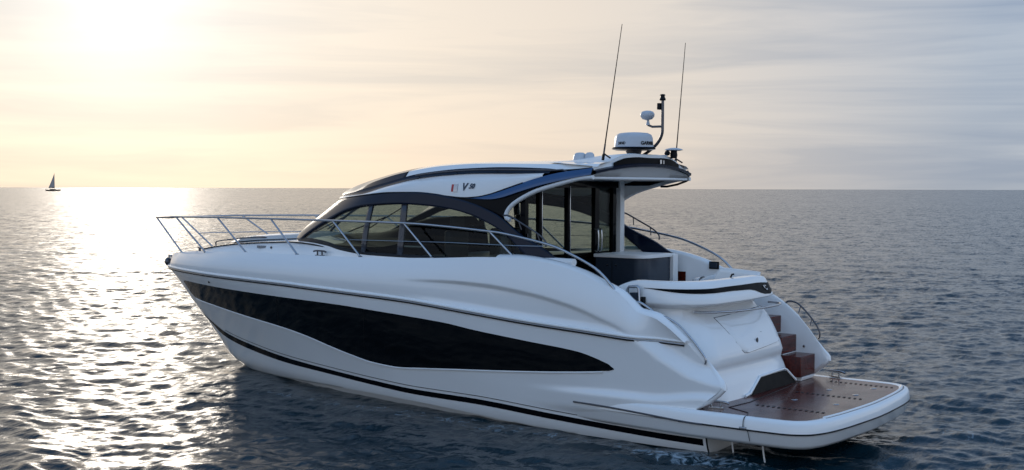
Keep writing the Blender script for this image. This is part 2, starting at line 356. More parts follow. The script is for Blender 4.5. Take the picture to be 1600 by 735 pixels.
# rub rail: white moulding with a steel insert below
def rub_line(dw, off, n=130):
    o = []
    for i in range(n):
        t = (i/(n-1))**1.3*.997; p = hull_pt(t, 1.0); q = hull_pt(min(t+.01, 1), 1.0); a = hull_pt(max(t-.01, 0), 1.0)
        tx, ty = q[0]-a[0], q[1]-a[1]; l = math.hypot(tx, ty) or 1; o.append((p[0]+off*(ty/l)*1.0, p[1]-off*(tx/l), p[2]+dw))
    return o
for side in (1, -1):
    P = [(p[0], p[1]*side, p[2]) for p in rub_line(.012, .012)]
    rr = tube('rub_rail', P, lambda f: .026*(1-.5*sst(.93, 1, f)), GEL, Y, seg=10)
    P = [(p[0], p[1]*side, p[2]) for p in rub_line(-.022, .018)]
    tube('steel_insert', P, .009, CHROME, rr, seg=8)
    P = [(p[0], p[1]*side, p[2]) for p in rub_line(-.040, .008)]
    tube('rail_shadow_line', P, .011, RUBBER, rr, seg=6)  # black line put in for the shadow under the rub rail

# side decks and foredeck
rows = []
for i in range(81):
    u = 15.28-(15.28-3.9)*((i/80)**1.2); ve = deck_v(u); w = WDECK(u)
    rows.append([(u, ve*f, w-.012*(1-abs(f))**0-.02*sst(1, .9, abs(f))) for f in (-1, -.97, -.93, -.85, -.6, -.3, 0, .3, .6, .85, .93, .97, 1)] if u > 5.12 else None)
rows = [r for r in rows if r]
grid_obj('deck', rows, SATIN, Y, smooth=30)
# cockpit coamings with the quarter wings
prof = [(4.9+.35, None)]
for side in (1, -1):
    bm = bmesh.new(); us = lin(5.2, 2.08, 70)
    outer = [(u, deck_v(u), WDECK(u)) for u in us]
    tail = [(ue_of(w)+.0, hull_v(ue_of(w)+.004, w), w) for w in lin(1.46, .93, 16)]+[(1.523, hull_v(1.55, .90), .90), (1.60, hull_v(1.6, .82), .82), (1.72, hull_v(1.72, .72), .72), (1.88, hull_v(1.88, .63), .63), (2.1, hull_v(2.1, .6), .6)]
    path = outer+tail
    inw = [(p[0], p[1]) for p in path]
    rws = []
    n = len(path)
    for j, (f, lift, lft2) in enumerate(((0, 0, 0), (.12, .025, .028), (.30, .038, .045), (.55, .042, .060), (.85, .030, .060), (1, -.01, .03))):
        r = []
        for i, p in enumerate(path):
            a = path[max(i-1, 0)]; b = path[min(i+1, n-1)]; tu, tw = b[0]-a[0], b[2]-a[2]; l = math.hypot(tu, tw) or 1
            nu, nw = tw/l, -tu/l                       # outward normal in the side plane
            vin = 1.69 if p[0] < 4.2 else 1.69-.09*sst(4.2, 5.1, p[0])
            li = lift+(lft2*(1.7 if side < 0 else 1)-lift)*sst(3.1, 2.5, p[0])*sst(n-1-4, n-1-16, i)
            r.append((p[0]+nu*li, side*(p[1]+(vin-p[1])*f), p[2]+nw*li))
        rws.append(r)
    add_grid(bm, rws)
    # inner face
    last = rws[-1]; tip = min(range(n), key=lambda i: last[i][0]); top_ = last[:tip+1]; und = sorted((p[0], p[2]) for p in last[tip:])
    add_grid(bm, [top_, [(p[0], p[1], float(np.interp(p[0], [q[0] for q in und], [q[1] for q in und])) if p[0] < 1.95 else (.58 if p[0] < 2.6 else 1.35)) for p in top_]])
    c = link('coaming', finish(bm, 'coaming'), GEL, Y, smooth=45)
# foredeck trunk (raised sunbathing deck)
TRV = pch([(8.9, 1.52), (9.2, 1.48), (9.74, 1.36), (10.3, 1.25), (10.95, 1.13), (12, .97), (12.9, .80), (13.5, .62), (13.8, .42), (13.95, 0.0)])
TRW = pch([(8.6, 2.42), (9.2, 2.515), (9.74, 2.553), (10.3, 2.568), (10.95, 2.542), (12, 2.482), (12.9, 2.40), (13.5, 2.33), (13.95, 2.29)])
rows = []
for i in range(60):
    u = 13.95-(13.95-8.7)*((i/59)**1.3); v = TRV(u); w = TRW(u); d = WDECK(u)-.06; bulge = .09*sst(13.9, 12.6, u)
    rows.append([(u, v+.06, d), (u, v+.02, w-.01), (u, v, w), (u, v*.96, w+.012), (u, v*.8, w+.3*bulge), (u, v*.5, w+.75*bulge), (u, v*.2, w+bulge), (u, 0, w+bulge)])
bm = bmesh.new(); add_grid(bm, rows); add_grid(bm, mirror_rows(rows)); trunk = link('coachroof', finish(bm, 'coachroof'), GEL, Y, smooth=60)
tube('deck_gasket', [(u, TRV(u)+.022, TRW(u)+.003) for u in lin(13.75, 9.0, 60)], .013, RUBBER, trunk, seg=8, mirror=True)
# sun pad and its rail
rows = []
for i in range(16):
    f = i/15; u = 12.9-2.5*f; hh = .10*math.sin(min(f*6, 1)*math.pi/2)*math.sin(min((1-f)*5, 1)*math.pi/2)
    rows.append([(u, .78*g*(.78+.22*f), TRW(u)+.06+hh*(1-abs(g)**6)) for g in lin(-1, 1, 15)])
grid_obj('sun_pad', rows, CREAM, Y, smooth=60)
for s in (1, -1):
    tube('sun_pad_rail', [(13.3, .52*s, 2.36), (13.3, .52*s, 2.47), (12.8, .58*s, 2.53), (12.2, .62*s, 2.585), (11.75, .64*s, 2.60), (11.62, .64*s, 2.52)], .014, DARKSTEEL, Y, sm=5)
# deck vent grille and small fittings on the trunk side
for s in (1, -1):
    g = box('vent_grille', (11.15, .0, 2.425), (11.42, .012, 2.475), PLASTIC, Y, .004); g.location = (0, s*(TRV(11.3)+.045)-(.006), 0)
    for q in range(4): box('louvre', (11.16, -.003, 2.43+q*.012), (11.41, .016, 2.435+q*.012), DARKSTEEL, g, 0)
    f = lathe('fuel_cap', [(0, 0), (.022, 0), (.022, .012), (0, .014)], (0, 0, 0), DARKSTEEL, Y, seg=14); f.rotation_euler = (-s*R(90), 0, 0); f.location = (10.98, s*(TRV(10.98)+.04), 2.45)
def cleat(name, c, yaw, m=CHROME, sc=1.):
    bm = bmesh.new()
    for dx in (-.055, .055): add_tube(bm, [(dx, 0, 0), (dx, 0, .065)], .013, 10)
    add_tube(bm, smooth_path([(-.15, 0, .060), (-.09, 0, .072), (0, 0, .074), (.09, 0, .072), (.15, 0, .060)], 4), .014, 10)
    add_box(bm, (-.085, -.028, -.005), (.085, .028, .008))
    o = link(name, finish(bm, name), m, Y); o.location = c; o.rotation_euler = (0, 0, yaw); o.scale = (sc, sc, sc); return o
for s in (1, -1):
    cleat('deck_cleat', (9.25, s*1.62, WDECK(9.25)-.01), s*R(-5), DARKSTEEL, 1.1); cleat('deck_cleat', (13.7, s*.62, 2.27), s*R(-25), DARKSTEEL)
    cleat('stern_cleat', (1.70, 1.63, .612) if s > 0 else (1.46, -1.90, .622), R(14)*s, CHROME, 1.15)

# anchor on its bow roller
an = tube('anchor', [(15.15, 0, 2.06), (15.42, 0, 2.03), (15.56, 0, 1.96)], .03, CHROME, Y, seg=10, sm=3)
bm = bmesh.new(); bmesh.ops.create_icosphere(bm, subdivisions=3, radius=.085)
for v in bm.verts:
    v.co.x *= .8; v.co.y *= 1.2; v.co.z *= 1.15
o = link('anchor_fluke', finish(bm, 'anchor_fluke'), DARKSTEEL, an, smooth=60); o.location = (15.50, 0, 1.965)
o = box('bow_roller', (15.0, -.09, 2.07), (15.42, .09, 2.12), CHROME, Y, .015)
nl = lathe('hawse_light', [(0, 0), (.02, 0), (.02, .01), (0, .012)], (0, 0, 0), RUBBER, Y, seg=12); nl.rotation_euler = (-R(90), 0, 0); nl.location = (12.6, hull_v(12.6, 1.745)+.003, 1.745)

# bow rail
RT = [(15.50, .0, 2.90), (15.50, .30, 2.909), (15.2, .47, 2.92), (14.6, .70, 2.94), (14.14, .85, 2.954), (12.38, 1.25, 2.977), (10.62, 1.5, 2.988), (8.85, 1.7, 2.989), (7.17, 1.78, 2.98), (6.3, 1.79, 2.945), (5.42, 1.8, 2.889), (5.11, 1.81, 2.859), (4.41, 1.84, 2.747), (4.0, 1.86, 2.64), (3.49, 1.87, 2.423), (3.20, 1.87, 2.18), (3.14, 1.87, 2.10)]
full = [(p[0], -p[1], p[2]) for p in RT[::-1]]+RT[1:]
rail = tube('bow_rail', full, .019, CHROME, Y, seg=10, sm=5)
FEET = [(14.488, .45, 2.215), (12.988, 1.05, 2.29), (11.349, 1.45, 2.36), (9.781, 1.65, 2.385), (8.135, 1.78, 2.41), (6.548, 1.82, 2.46), (4.937, 1.82, 2.51)]
TOPS = [(15.47, .32, 2.905), (14.143, .85, 2.95), (12.376, 1.25, 2.974), (10.616, 1.5, 2.985), (8.852, 1.7, 2.986), (7.174, 1.78, 2.978), (5.423, 1.80, 2.887)]
for s in (1, -1):
    for a, b in zip(FEET, TOPS):
        p = tube('post', [(a[0], s*a[1], a[2]), (b[0], s*b[1], b[2])], .0175, CHROME, rail, seg=8)
        lathe('foot_plate', [(0, 0), (.035, 0), (.035, .008), (.018, .02), (0, .02)], (a[0], s*a[1], a[2]-.004), CHROME, p, seg=14)
    tube('guard_wire', [(14.2, s*.78, 2.62), (12.7, s*1.13, 2.63), (11.0, s*1.47, 2.66), (8.83, s*1.70, 2.675), (6.25, s*1.78, 2.70), (4.95, s*1.80, 2.69), (4.40, s*1.83, 2.70)][3:], .0045, CHROME, rail, seg=6)
tube('mid_rail', [(15.03, -.40, 2.57), (14.5, -.62, 2.59), (13.55, -.97, 2.62), (12.0, -1.30, 2.65)], .011, CHROME, rail, seg=8, sm=4)

# ------------------------------------------------------------------ superstructure
SB = pch([(2.2, 1.64), (2.6, 1.61), (3.0, 1.55), (3.4, 1.50), (3.75, 1.44), (3.95, 1.36)])
SC = pch([(2.2, 8.1), (2.6, 8.0), (3.4, 7.0), (3.9, 6.4)]); SA = pch([(2.2, 3.15), (2.6, 3.1), (3.4, 2.95), (3.9, 2.9)])
def sup_v(u, w, off=0.0):
    B, c, a = SB(w)+off, SC(w), SA(w)+off
    if u <= c: return B
    q = 1-((u-c)/a)**2
    return B*math.sqrt(q) if q > 0 else 0.0
GB = pch([(4.2, 2.44), (7.35, 2.45), (8.06, 2.46), (8.8, 2.52), (9.19, 2.58), (9.83, 2.615), (10.6, 2.615)])
AO = pch([(4.17, 2.45), (4.25, 2.48), (4.56, 2.66), (4.99, 2.85), (5.5, 3.15), (6.14, 3.35), (6.48, 3.41), (6.82, 3.46), (7.18, 3.48), (7.75, 3.475), (8.47, 3.43), (9.0, 3.385), (9.43, 3.33), (9.7, 3.19), (9.99, 3.01), (10.3, 2.83), (10.62, 2.62)])
AI = pch([(4.6, 2.44), (4.71, 2.45), (4.95, 2.60), (5.3, 2.86), (5.62, 3.0), (5.93, 3.11), (6.48, 3.22), (7.1, 3.27), (7.45, 3.285), (8.37, 3.25), (8.95, 3.15), (9.3, 3.02), (9.75, 2.84), (10.1, 2.69), (10.25, 2.62)])
AOS = pch([(4.17, 2.45), (4.25, 2.48), (4.56, 2.66), (4.99, 2.85), (5.5, 3.15), (6.14, 3.35), (6.48, 3.41), (6.82, 3.46), (7.18, 3.48), (7.75, 3.475), (8.3, 3.42), (8.7, 3.34), (9.1, 3.20), (9.5, 3.04), (9.9, 2.86), (10.25, 2.68), (10.35, 2.62)])
def sup_strip(name, bot, top, u0, u1, m, off, n=40, nv=5, mirror=False, side=1, parent=None, solid=0, us=None, smooth=60):
    us = us or lin(u0, u1, n); rws = []
    for j in range(nv):
        r = []
        for u in us:
            wb, wt = bot(u), top(u); w = wb+(max(wt, wb+.001)-wb)*j/(nv-1); r.append((u, side*sup_v(u, w, off), w))
        rws.append(r)
    return grid_obj(name, rws, m, parent or Y, mirror, smooth=smooth, solid=solid)
for s in (1, -1):
    fr = sup_strip('window_arch', lambda u: AI(u) if u > 4.6 else 2.44, AO if s > 0 else AOS, 4.2, 10.6 if s > 0 else 10.3, NAVY, .03, n=120, nv=8, side=s, solid=.06)
    sup_strip('window_sill', lambda u: GB(u)-.07, lambda u: GB(u)+.022+.02*sst(8.5, 9.5, u), 4.3, 10.5, RUBBER, .012, n=60, nv=3, side=s, solid=.02, parent=fr)
    sw = sup_strip('side_window', GB, lambda u: min(AI(u)+.03, AO(u)-.02), 8.22, 10.3, GLASS, .004, n=30, nv=8, side=s)
    sup_strip('pane', GB, lambda u: AI(u)+.03, 7.42, 8.22, GLASS, .004, n=10, nv=6, side=s, parent=sw)
    sup_strip('pane', GB, lambda u: AI(u)+.03, 4.65, 7.42, GLASS, .004, n=40, nv=8, side=s, parent=sw)
    for uu, wd in ((8.22, .10), (7.40, .115)):
        sup_strip('mullion', lambda u: GB(u), lambda u: AI(u)+.03, uu-wd/2, uu+wd/2, FRAMEGREY, .015, n=4, nv=6, side=s, parent=sw, solid=.04)
    sup_strip('mullion', lambda u: GB(u), lambda u: AI(u)+.02, 5.25, 5.40, FRAMEGREY, -.02, n=4, nv=6, side=s, parent=sw, solid=.04)
# white skirt below the glass, hidden behind the side deck at most places
sup_strip('house_side', lambda u: WDECK(u)-.08, lambda u: GB(u)-.03, 4.3, 10.55, GEL, .02, n=60, nv=3, mirror=True)
# wraparound windscreen
def ring_pt(th, w, off=0.0): return (SC(w)+(SA(w)+off)*math.cos(th), (SB(w)+off)*math.sin(th), w)
rws = [[ring_pt(th, w, .002) for th in lin(R(-50), R(33), 50)] for w in lin(2.60, 3.40, 8)]
wsn = grid_obj('windscreen', rws, GLASS, Y, smooth=70)
rws = [[ring_pt(th, w, .012) for th in lin(R(-48), R(48), 50)] for w in (2.5, 2.56, 2.635)]
grid_obj('windscreen_base', rws, RUBBER, wsn, smooth=60)
for th in (R(-11), R(11)):
    rws = [[ring_pt(th+d, w, .008) for d in (-.012, .012)] for w in lin(2.6, 3.4, 6)]
    grid_obj('pillar', rws, FRAMEGREY, wsn, smooth=60, solid=.03)
for th in (-22, 2, 20):
    a = Vector(ring_pt(R(th), 2.66, .05)); b = Vector(ring_pt(R(th-14), 2.98, .06)); c = Vector(ring_pt(R(th-17), 3.24, .05)); d = Vector(ring_pt(R(th-11), 2.75, .05))
    wp = tube('wiper', [a, b], .013, RUBBER, wsn, seg=6); tube('blade', [c, d], .010, RUBBER, wp, seg=6)

# roof: rings from the window arch up to the crown
def ringv(u, B, c, a):
    if u <= c: return B
    q = 1-((u-c)/a)**2; return B*math.sqrt(max(q, 0))
TP = pch([(3.72, 3.85), (3.89, 3.83), (4.4, 3.77), (4.6, 3.735), (4.99, 3.64), (5.34, 3.54), (5.66, 3.45), (5.89, 3.41), (6.14, 3.395), (6.48, 3.415), (6.82, 3.455), (7.18, 3.475), (7.75, 3.47), (8.47, 3.425), (9.0, 3.385), (9.43, 3.36), (10.0, 3.35)])
W1 = pch([(3.72, 3.84), (4.4, 3.785), (4.6, 3.765), (5.1, 3.765), (5.93, 3.77), (6.61, 3.745), (7.31, 3.68), (8.05, 3.55), (8.73, 3.435), (9.5, 3.40), (10.02, 3.385)])
W2 = pch([(3.72, 3.86), (4.4, 3.82), (4.7, 3.84), (5.6, 3.865), (6.26, 3.85), (7.13, 3.785), (8.1, 3.62), (8.73, 3.52), (9.1, 3.46), (9.6, 3.42), (10.05, 3.405)])
W3 = pch([(3.72, 3.90), (4.3, 3.90), (5.3, 3.915), (6.05, 3.925), (6.72, 3.90), (7.62, 3.80), (8.38, 3.66), (9.07, 3.50), (9.6, 3.44), (10.08, 3.415)])
PC = pch([(3.72, 3.985), (4.3, 3.985), (6.0, 3.98), (7.1, 3.965), (7.75, 3.92), (8.65, 3.80), (9.4, 3.66), (9.85, 3.53), (10.10, 3.42)])
RU = [10.0-(10.0-3.78)*((i/100)**1.5) for i in range(101)]
def r0(u): return (u, ringv(u, SB(TP(u))+.012, SC(3.4), SA(3.4)+.08), TP(u))
def r1(u): return (u, ringv(u, 1.42, 6.9, 3.12), W1(u))
def r2(u): return (u, ringv(u, 1.36, 6.9, 3.15), W2(u))
def r3(u): return (u, ringv(u, 1.28, 6.9, 3.18), W3(u))
def lerp3(a, b, f): return tuple(a[i]+(b[i]-a[i])*f for i in range(3))
bm = bmesh.new()
top = []
for u in RU:
    e = r3(u); top.append([(u, e[1]*g, e[2]+(PC(u)-e[2])*(1-g**2.6)) for g in lin(0, 1, 12)])
rows_t = [r for u, r in zip(RU, top) if u < 7.62]; add_grid(bm, rows_t); add_grid(bm, mirror_rows(rows_t))
roof = link('hardtop', finish(bm, 'hardtop'), GEL, Y, smooth=60)
sr = [r for u, r in zip(RU, top) if u > 7.48]
bm = bmesh.new(); add_grid(bm, sr); add_grid(bm, mirror_rows(sr)); link('sunroof', finish(bm, 'sunroof'), NAVY, roof, smooth=60)
for s in (1, -1):
    fl = lambda rws: [[(p[0], s*p[1], p[2]) for p in r] for r in rws]
    grid_obj('roof_edge', fl([[lerp3(r2(u), r3(u), f) for u in RU if u < 7.62] for f in lin(0, 1, 4)]), GEL, roof, smooth=60)
    grid_obj('roof_edge', fl([[lerp3(r2(u), r3(u), f) for u in RU if u > 7.48] for f in lin(0, 1, 4)]), NAVY, roof, smooth=60)
    def stripe(u, f):
        p = lerp3(r1(u), r2(u), f); return (p[0], p[1]-.012*math.sin(f*math.pi), p[2])
    grid_obj('roof_stripe', fl([[stripe(u, f) for u in RU if u > 4.55] for f in lin(0, 1, 5)]), NAVY, roof, smooth=70)
    PU = [u for u in RU if u > 4.62]
    def panel(u, f):
        a, b = r0(u), r1(u); p = lerp3(a, b, f); return (p[0], p[1]+.018*math.sin(f*math.pi)-.02*sst(.72, .86, f)*sst(.0, .25, b[2]-a[2]), p[2])
    pn = grid_obj('roof_side_panel', fl([[panel(u, f) for u in PU] for f in lin(0, 1, 14)]), GEL, roof, smooth=60)
    tube('panel_gasket', [(p[0], s*(p[1]+.004), p[2]-.004) for p in [r0(u) for u in RU if 5.0 < u]], .011, RUBBER, pn, seg=6)
    # long grab rail lying in the stripe
    gp = [(u, s*(lerp3(r1(u), r2(u), .45)[1]+.035), lerp3(r1(u), r2(u), .45)[2]+.012) for u in lin(7.25, 4.35, 30)]
    gr = tube('roof_grab_rail', gp+[(4.25, s*1.42, 3.775)], .013, DARKSTEEL, roof, seg=8)
    for u in (7.2, 6.4, 5.6, 4.9): tube('stanchion', [(u, s*(r1(u)[1]-.03), lerp3(r1(u), r2(u), .45)[2]), (u, s*(lerp3(r1(u), r2(u), .45)[1]+.035), lerp3(r1(u), r2(u), .45)[2]+.012)], .009, CHROME, gr, seg=6)
    # glossy black quarter panel, upper moulding coloured with the sky's reflection and pale rim of the opening
    BP = pch([(3.74, 3.74), (3.89, 3.735), (4.04, 3.70), (4.4, 3.62), (4.75, 3.53), (4.98, 3.44), (5.2, 3.32), (5.30, 3.20), (5.335, 3.08)])
    bot = lambda u: BP(u) if u < 5.335 else AO(u)-.02
    usq = lin(3.83, 4.9, 16)+lin(4.98, 5.40, 26)+lin(5.5, 6.6, 14)
    qp = sup_strip('quarter_panel', bot, lambda u: TP(u)-.0, 0, 0, BLACK, .008, nv=8, side=s, us=usq, solid=.035)
    rws = []
    for f in lin(0, 1, 6):
        r = []
        for u in lin(3.82, 6.15, 44):
            h = .125*sst(6.15, 5.3, u)*(.75+.25*sst(3.7, 4.6, u))+.004; wt = TP(u)+.002; w = wt-h*f
            r.append((u, s*(sup_v(u, wt, .012)+.055*math.sin(f*math.pi*.5)*min(1, h/.1)), w))
        rws.append(r)
    rws.append([(p[0], p[1]-s*.05*min(1, sst(6.15, 5.3, p[0])+.0), p[2]-.012) for p in rws[-1]])
    grid_obj('sky_sheen_moulding', rws, SKYSHEEN, qp, smooth=60)
    rim = [(3.80, 3.70), (4.04, 3.685), (4.4, 3.605), (4.75, 3.515), (4.98, 3.425), (5.19, 3.31), (5.30, 3.20), (5.32, 3.10), (5.24, 3.06)]
    tube('opening_rim', [(u, s*(sup_v(u, w, .0)-.01), w) for u, w in rim], .034, SATIN, qp, seg=10, sm=5)
    # pale inner lining
    rws = []
    uin = lin(3.80, 5.30, 24)
    for f in lin(0, 1, 5): rws.append([(u, s*(SB(3.4)-.055), BP(u)+(3.70-BP(u))*f if BP(u) < 3.70 else BP(u)) for u in uin])
    grid_obj('side_lining', rws, SATIN, qp, smooth=40)
    hp = tube('arm_rail', [(5.30, s*1.62, 3.13), (5.16, s*1.64, 3.12), (4.9, s*1.645, 3.0), (4.62, s*1.65, 2.86), (4.50, s*1.65, 2.76), (4.49, s*1.65, 2.68)], .0135, DARKSTEEL, Y, seg=8, sm=5)
    for u, w in ((5.0, 3.05), (4.66, 2.88)): tube('stanchion', [(u, s*1.645, w), (u-.03, s*1.61, w-.13)], .009, DARKSTEEL, hp, seg=6)
# aft spoiler with the dark slot
def ua(v): return 3.80-.13*(1-(v/1.41)**2)
VS = lin(-1.41, 1.41, 61)
def wl1(v): return 3.745+.125*(1-(abs(v)/1.41)**2.2)
WSP = pch([(0, 4.045), (.35, 4.05), (.65, 4.035), (.95, 3.965), (1.15, 3.895), (1.3, 3.86), (1.46, 3.845)])
bm = bmesh.new()
add_grid(bm, [[(ua(v)+.30, v*.97, 3.66) for v in VS], [(ua(v)+.10, v*.99, 3.69) for v in VS], [(ua(v)+.01, v, wl1(v)) for v in VS]])
link('aft_valance', finish(bm, 'aft_valance'), CEIL, roof, smooth=50)
bm = bmesh.new()
add_grid(bm, [[(ua(v)+.01, v, wl1(v)-.002) for v in VS], [(ua(v)-.03, v*1.01, wl1(v)+.008) for v in VS], [(ua(v)-.035, v*1.01, wl1(v)+.045) for v in VS], [(ua(v)+.03, v, wl1(v)+.06) for v in VS]])
link('spoiler_edge', finish(bm, 'spoiler_edge'), NAVY, roof, smooth=50)
bm = bmesh.new()
rws = [[(ua(v)+.03, v, min(wl1(v)+.055, WSP(abs(v))-.004)) for v in VS], [(ua(v)+.05, v, max(WSP(abs(v))-.04, wl1(v)+.055)) for v in VS], [(ua(v)+.05, v*.985, WSP(abs(v))+.012) for v in VS], [(ua(v)+.12, v*.975, WSP(abs(v))+.022) for v in VS], [(ua(v)+.5, v*.95, max(WSP(abs(v))+.005, 3.9)) for v in VS], [(4.75, v*.87, 3.93+.045*(1-(v/1.46)**2)) for v in VS]]
add_grid(bm, rws); sp = link('spoiler', finish(bm, 'spoiler'), SATIN, roof, smooth=50)
ES = lin(-.98, .98, 34)
bm = bmesh.new(); add_grid(bm, [[(ua(v)+.018, v, wl1(v)+.052+(max(WSP(abs(v))-.035-(wl1(v)+.052), .004))*f) for v in ES] for f in (0, .5, 1)])
link('spoiler_slot', finish(bm, 'spoiler_slot'), MATTE, sp, smooth=50)
tube('stern_light', [(ua(-.28)+.008, -.28, 3.925), (ua(-.28)+.008, -.28, 3.985)], .022, CHROME, sp, seg=10)
tube('stern_light', [(ua(-.38)+.008, -.38, 3.925), (ua(-.38)+.008, -.38, 3.98)], .012, CHROME, sp, seg=10)
# awning track along the lower aft lip, with its dark catch frame
tr = tube('awning_track', [(4.40, 1.44, 3.60), (4.04, 1.45, 3.675), (3.90, 1.42, 3.688), (3.81, 1.30, 3.69), (3.74, .6, 3.69), (3.72, 0, 3.69), (3.74, -.6, 3.69), (3.81, -1.33, 3.69)], .022, SATIN, roof, seg=10, sm=5)
tube('catch_frame', [(3.81, -1.36, 3.67), (4.0, -1.38, 3.61), (4.2, -1.39, 3.575), (4.32, -1.40, 3.575)], .018, RUBBER, tr, seg=8)
# ceilings
bm = bmesh.new(); add_grid(bm, [[(u, v, 3.665) for v in lin(-1.44, 1.44, 8)] for u in lin(3.95, 5.12, 5)]); link('cockpit_ceiling', finish(bm, 'cockpit_ceiling'), SATIN, roof, smooth=0)
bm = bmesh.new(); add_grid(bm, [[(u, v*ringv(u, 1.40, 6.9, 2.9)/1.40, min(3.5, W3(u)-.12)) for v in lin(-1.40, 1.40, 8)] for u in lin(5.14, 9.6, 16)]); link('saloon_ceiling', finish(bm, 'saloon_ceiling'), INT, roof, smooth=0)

LETTER = mat('blue_grey_lettering', (.03, .045, .075), .25, metal=.3)
# ------------------------------------------------------------------ lettering and emblem on the roof panel
def side_place(u0, w0, tilt=0):
    def f(x, y, z):
        u = u0-x; w = w0+y+x*tilt; a, b = r0(u), r1(u); k = (w-a[2])/max(b[2]-a[2], .01)
        p = panel(u, k); return Vector((u, abs(p[1])+.010+z, w))
    return f
pm = [o for o in bpy.data.objects if o.name == 'roof_side_panel'][0]
text_mesh('lettering', 'V', .165, LETTER, pm, side_place(6.17, 3.555), shear=.25, bold=.004)
text_mesh('lettering', '50', .105, LETTER, pm, side_place(6.02, 3.568), shear=.35, bold=.004)
def flat_on_panel(name, u0, u1, w0, w1, m, off=.006):
    rws = []
    for w in lin(w0, w1, 4):
        r = []
        for u in lin(u0, u1, 5):
            a, b = r0(u), r1(u); p = panel(u, (w-a[2])/(b[2]-a[2])); r.append((u, p[1]+off, w))
        rws.append(r)
    return grid_obj(name, rws, m, pm, smooth=0, solid=.004)
flat_on_panel('badge', 6.385, 6.425, 3.485, 3.60, RED); flat_on_panel('badge', 6.30, 6.38, 3.48, 3.605, CHROME, .008)

# ------------------------------------------------------------------ roof equipment
for (u, v, a) in ((4.60, .60, .12), (4.42, .60, .09)):
    lathe('horn_housing', [(0, 0), (a*.95, 0), (a*.95, .03), (a*.8, .11), (a*.5, .135), (0, .14)], (u, v, 3.955), PLASTIC, roof, seg=20, sy=.8)
def antenna(base, tip):
    b = Vector(base); t = Vector(tip); d = (t-b)
    o = tube('antenna', [b+d*.05, b+d*.3, b+d*.7, t], lambda f: .011*(1-.55*f), RUBBER, Y, seg=8)
    tube('antenna_base', [b+Vector((0, 0, .0)), b+d*.045], .022, RUBBER, o, seg=10); tube('antenna_base', [b+Vector((-.13, 0, .03)), b+d*.05], .012, RUBBER, o, seg=8)
    tube('ferrule', [b+d*.045, b+d*.12], .014, DARKSTEEL, o, seg=8)
antenna((3.86, 1.10, 3.955), (3.542, 1.1, 5.92)); antenna((3.93, -1.18, 3.93), (3.771, -1.2, 5.89))
# radar dome
rc = (4.0, 0.0, 4.135)
dome = lathe('radar', [(0, 0), (.29, 0), (.318, .012), (.325, .03), (.318, .045), (.305, .05), (.303, .08), (.292, .19), (.272, .235), (.22, .262), (.12, .272), (0, .275)], rc, PLASTIC, Y, seg=56)
lathe('radar_base', [(0, -.005), (.27, -.005), (.335, .012), (.34, .024), (.322, .045), (.30, .047)], rc, BLACK, dome, seg=56)
lathe('pedestal', [(.11, -.14), (.10, -.08), (.12, -.03), (.13, 0)], rc, DARKSTEEL, dome, seg=24)
def dome_place(phi0, w0, rad0=.302):
    def f(x, y, z):
        ph = phi0+x/rad0; rr = rad0+.003+z-(y+w0-4.215)*.10
        return Vector((rc[0]+rr*math.cos(ph), rc[1]+rr*math.sin(ph), w0+y))
    return f
camphi = math.atan2(cam.location.y-rc[1], cam.location.x-rc[0])
text_mesh('lettering', 'GARMIN', .072, INK, dome, dome_place(camphi+R(47), 4.235), bold=.003)
text_mesh('lettering', '24HD', .056, INK, dome, dome_place(camphi-R(38), 4.235), bold=.002)
# mast with all-round light, gps domes and horn
mast = tube('light_mast', [(4.02, -.22, 4.03), (3.86, -.22, 4.12), (3.71, -.22, 4.24), (3.63, -.22, 4.38), (3.62, -.22, 4.56), (3.62, -.22, 4.93)], .024, DARKSTEEL, Y, seg=12, sm=6)
lathe('mast_light', [(0, 0), (.045, .0), (.05, .02), (.034, .05), (.034, .075), (.048, .08), (.03, .095), (0, .1)], (3.62, -.22, 4.90), INK, mast, seg=18)
box('deck_light', (3.645, -.26, 4.76), (3.70, -.18, 4.86), INK, mast, .008)
arm = tube('mast_arm', [(3.62, -.22, 4.50), (3.80, -.22, 4.50), (3.88, -.22, 4.53)], .018, DARKSTEEL, mast, seg=8)
lathe('satellite_dome', [(0, 0), (.075, .02), (.108, .06), (.112, .10), (.09, .135), (.05, .15), (0, .155)], (3.89, -.22, 4.60), PLASTIC, arm, seg=28)
lathe('dome_stem', [(.03, 0), (.035, .0), (.022, .05), (.02, .09)], (3.88, -.22, 4.53), PLASTIC, arm, seg=14)
gp = lathe('gps_antenna', [(0, 0), (.10, 0), (.15, .012), (.12, .03), (.05, .045), (0, .048)], (3.70, -.72, 4.14), PLASTIC, Y, seg=24)
lathe('gps_mount', [(.05, -.12), (.06, -.07), (.05, 0)], (3.70, -.72, 4.14), INK, gp, seg=16)
cam_o = lathe('camera_pod', [(0, -.045), (.035, -.03), (.05, 0), (.035, .03), (0, .045)], (3.76, -.62, 4.10), INK, Y, seg=16)
tube('horn_tube', [(4.25, -.3, 4.04), (3.75, -.6, 4.06)], .014, CHROME, Y, seg=8)
for v in (-.35, .25): lathe('roof_stud', [(0, 0), (.02, 0), (.015, .035), (0, .04)], (4.35, v, 3.985), INK, roof, seg=10)

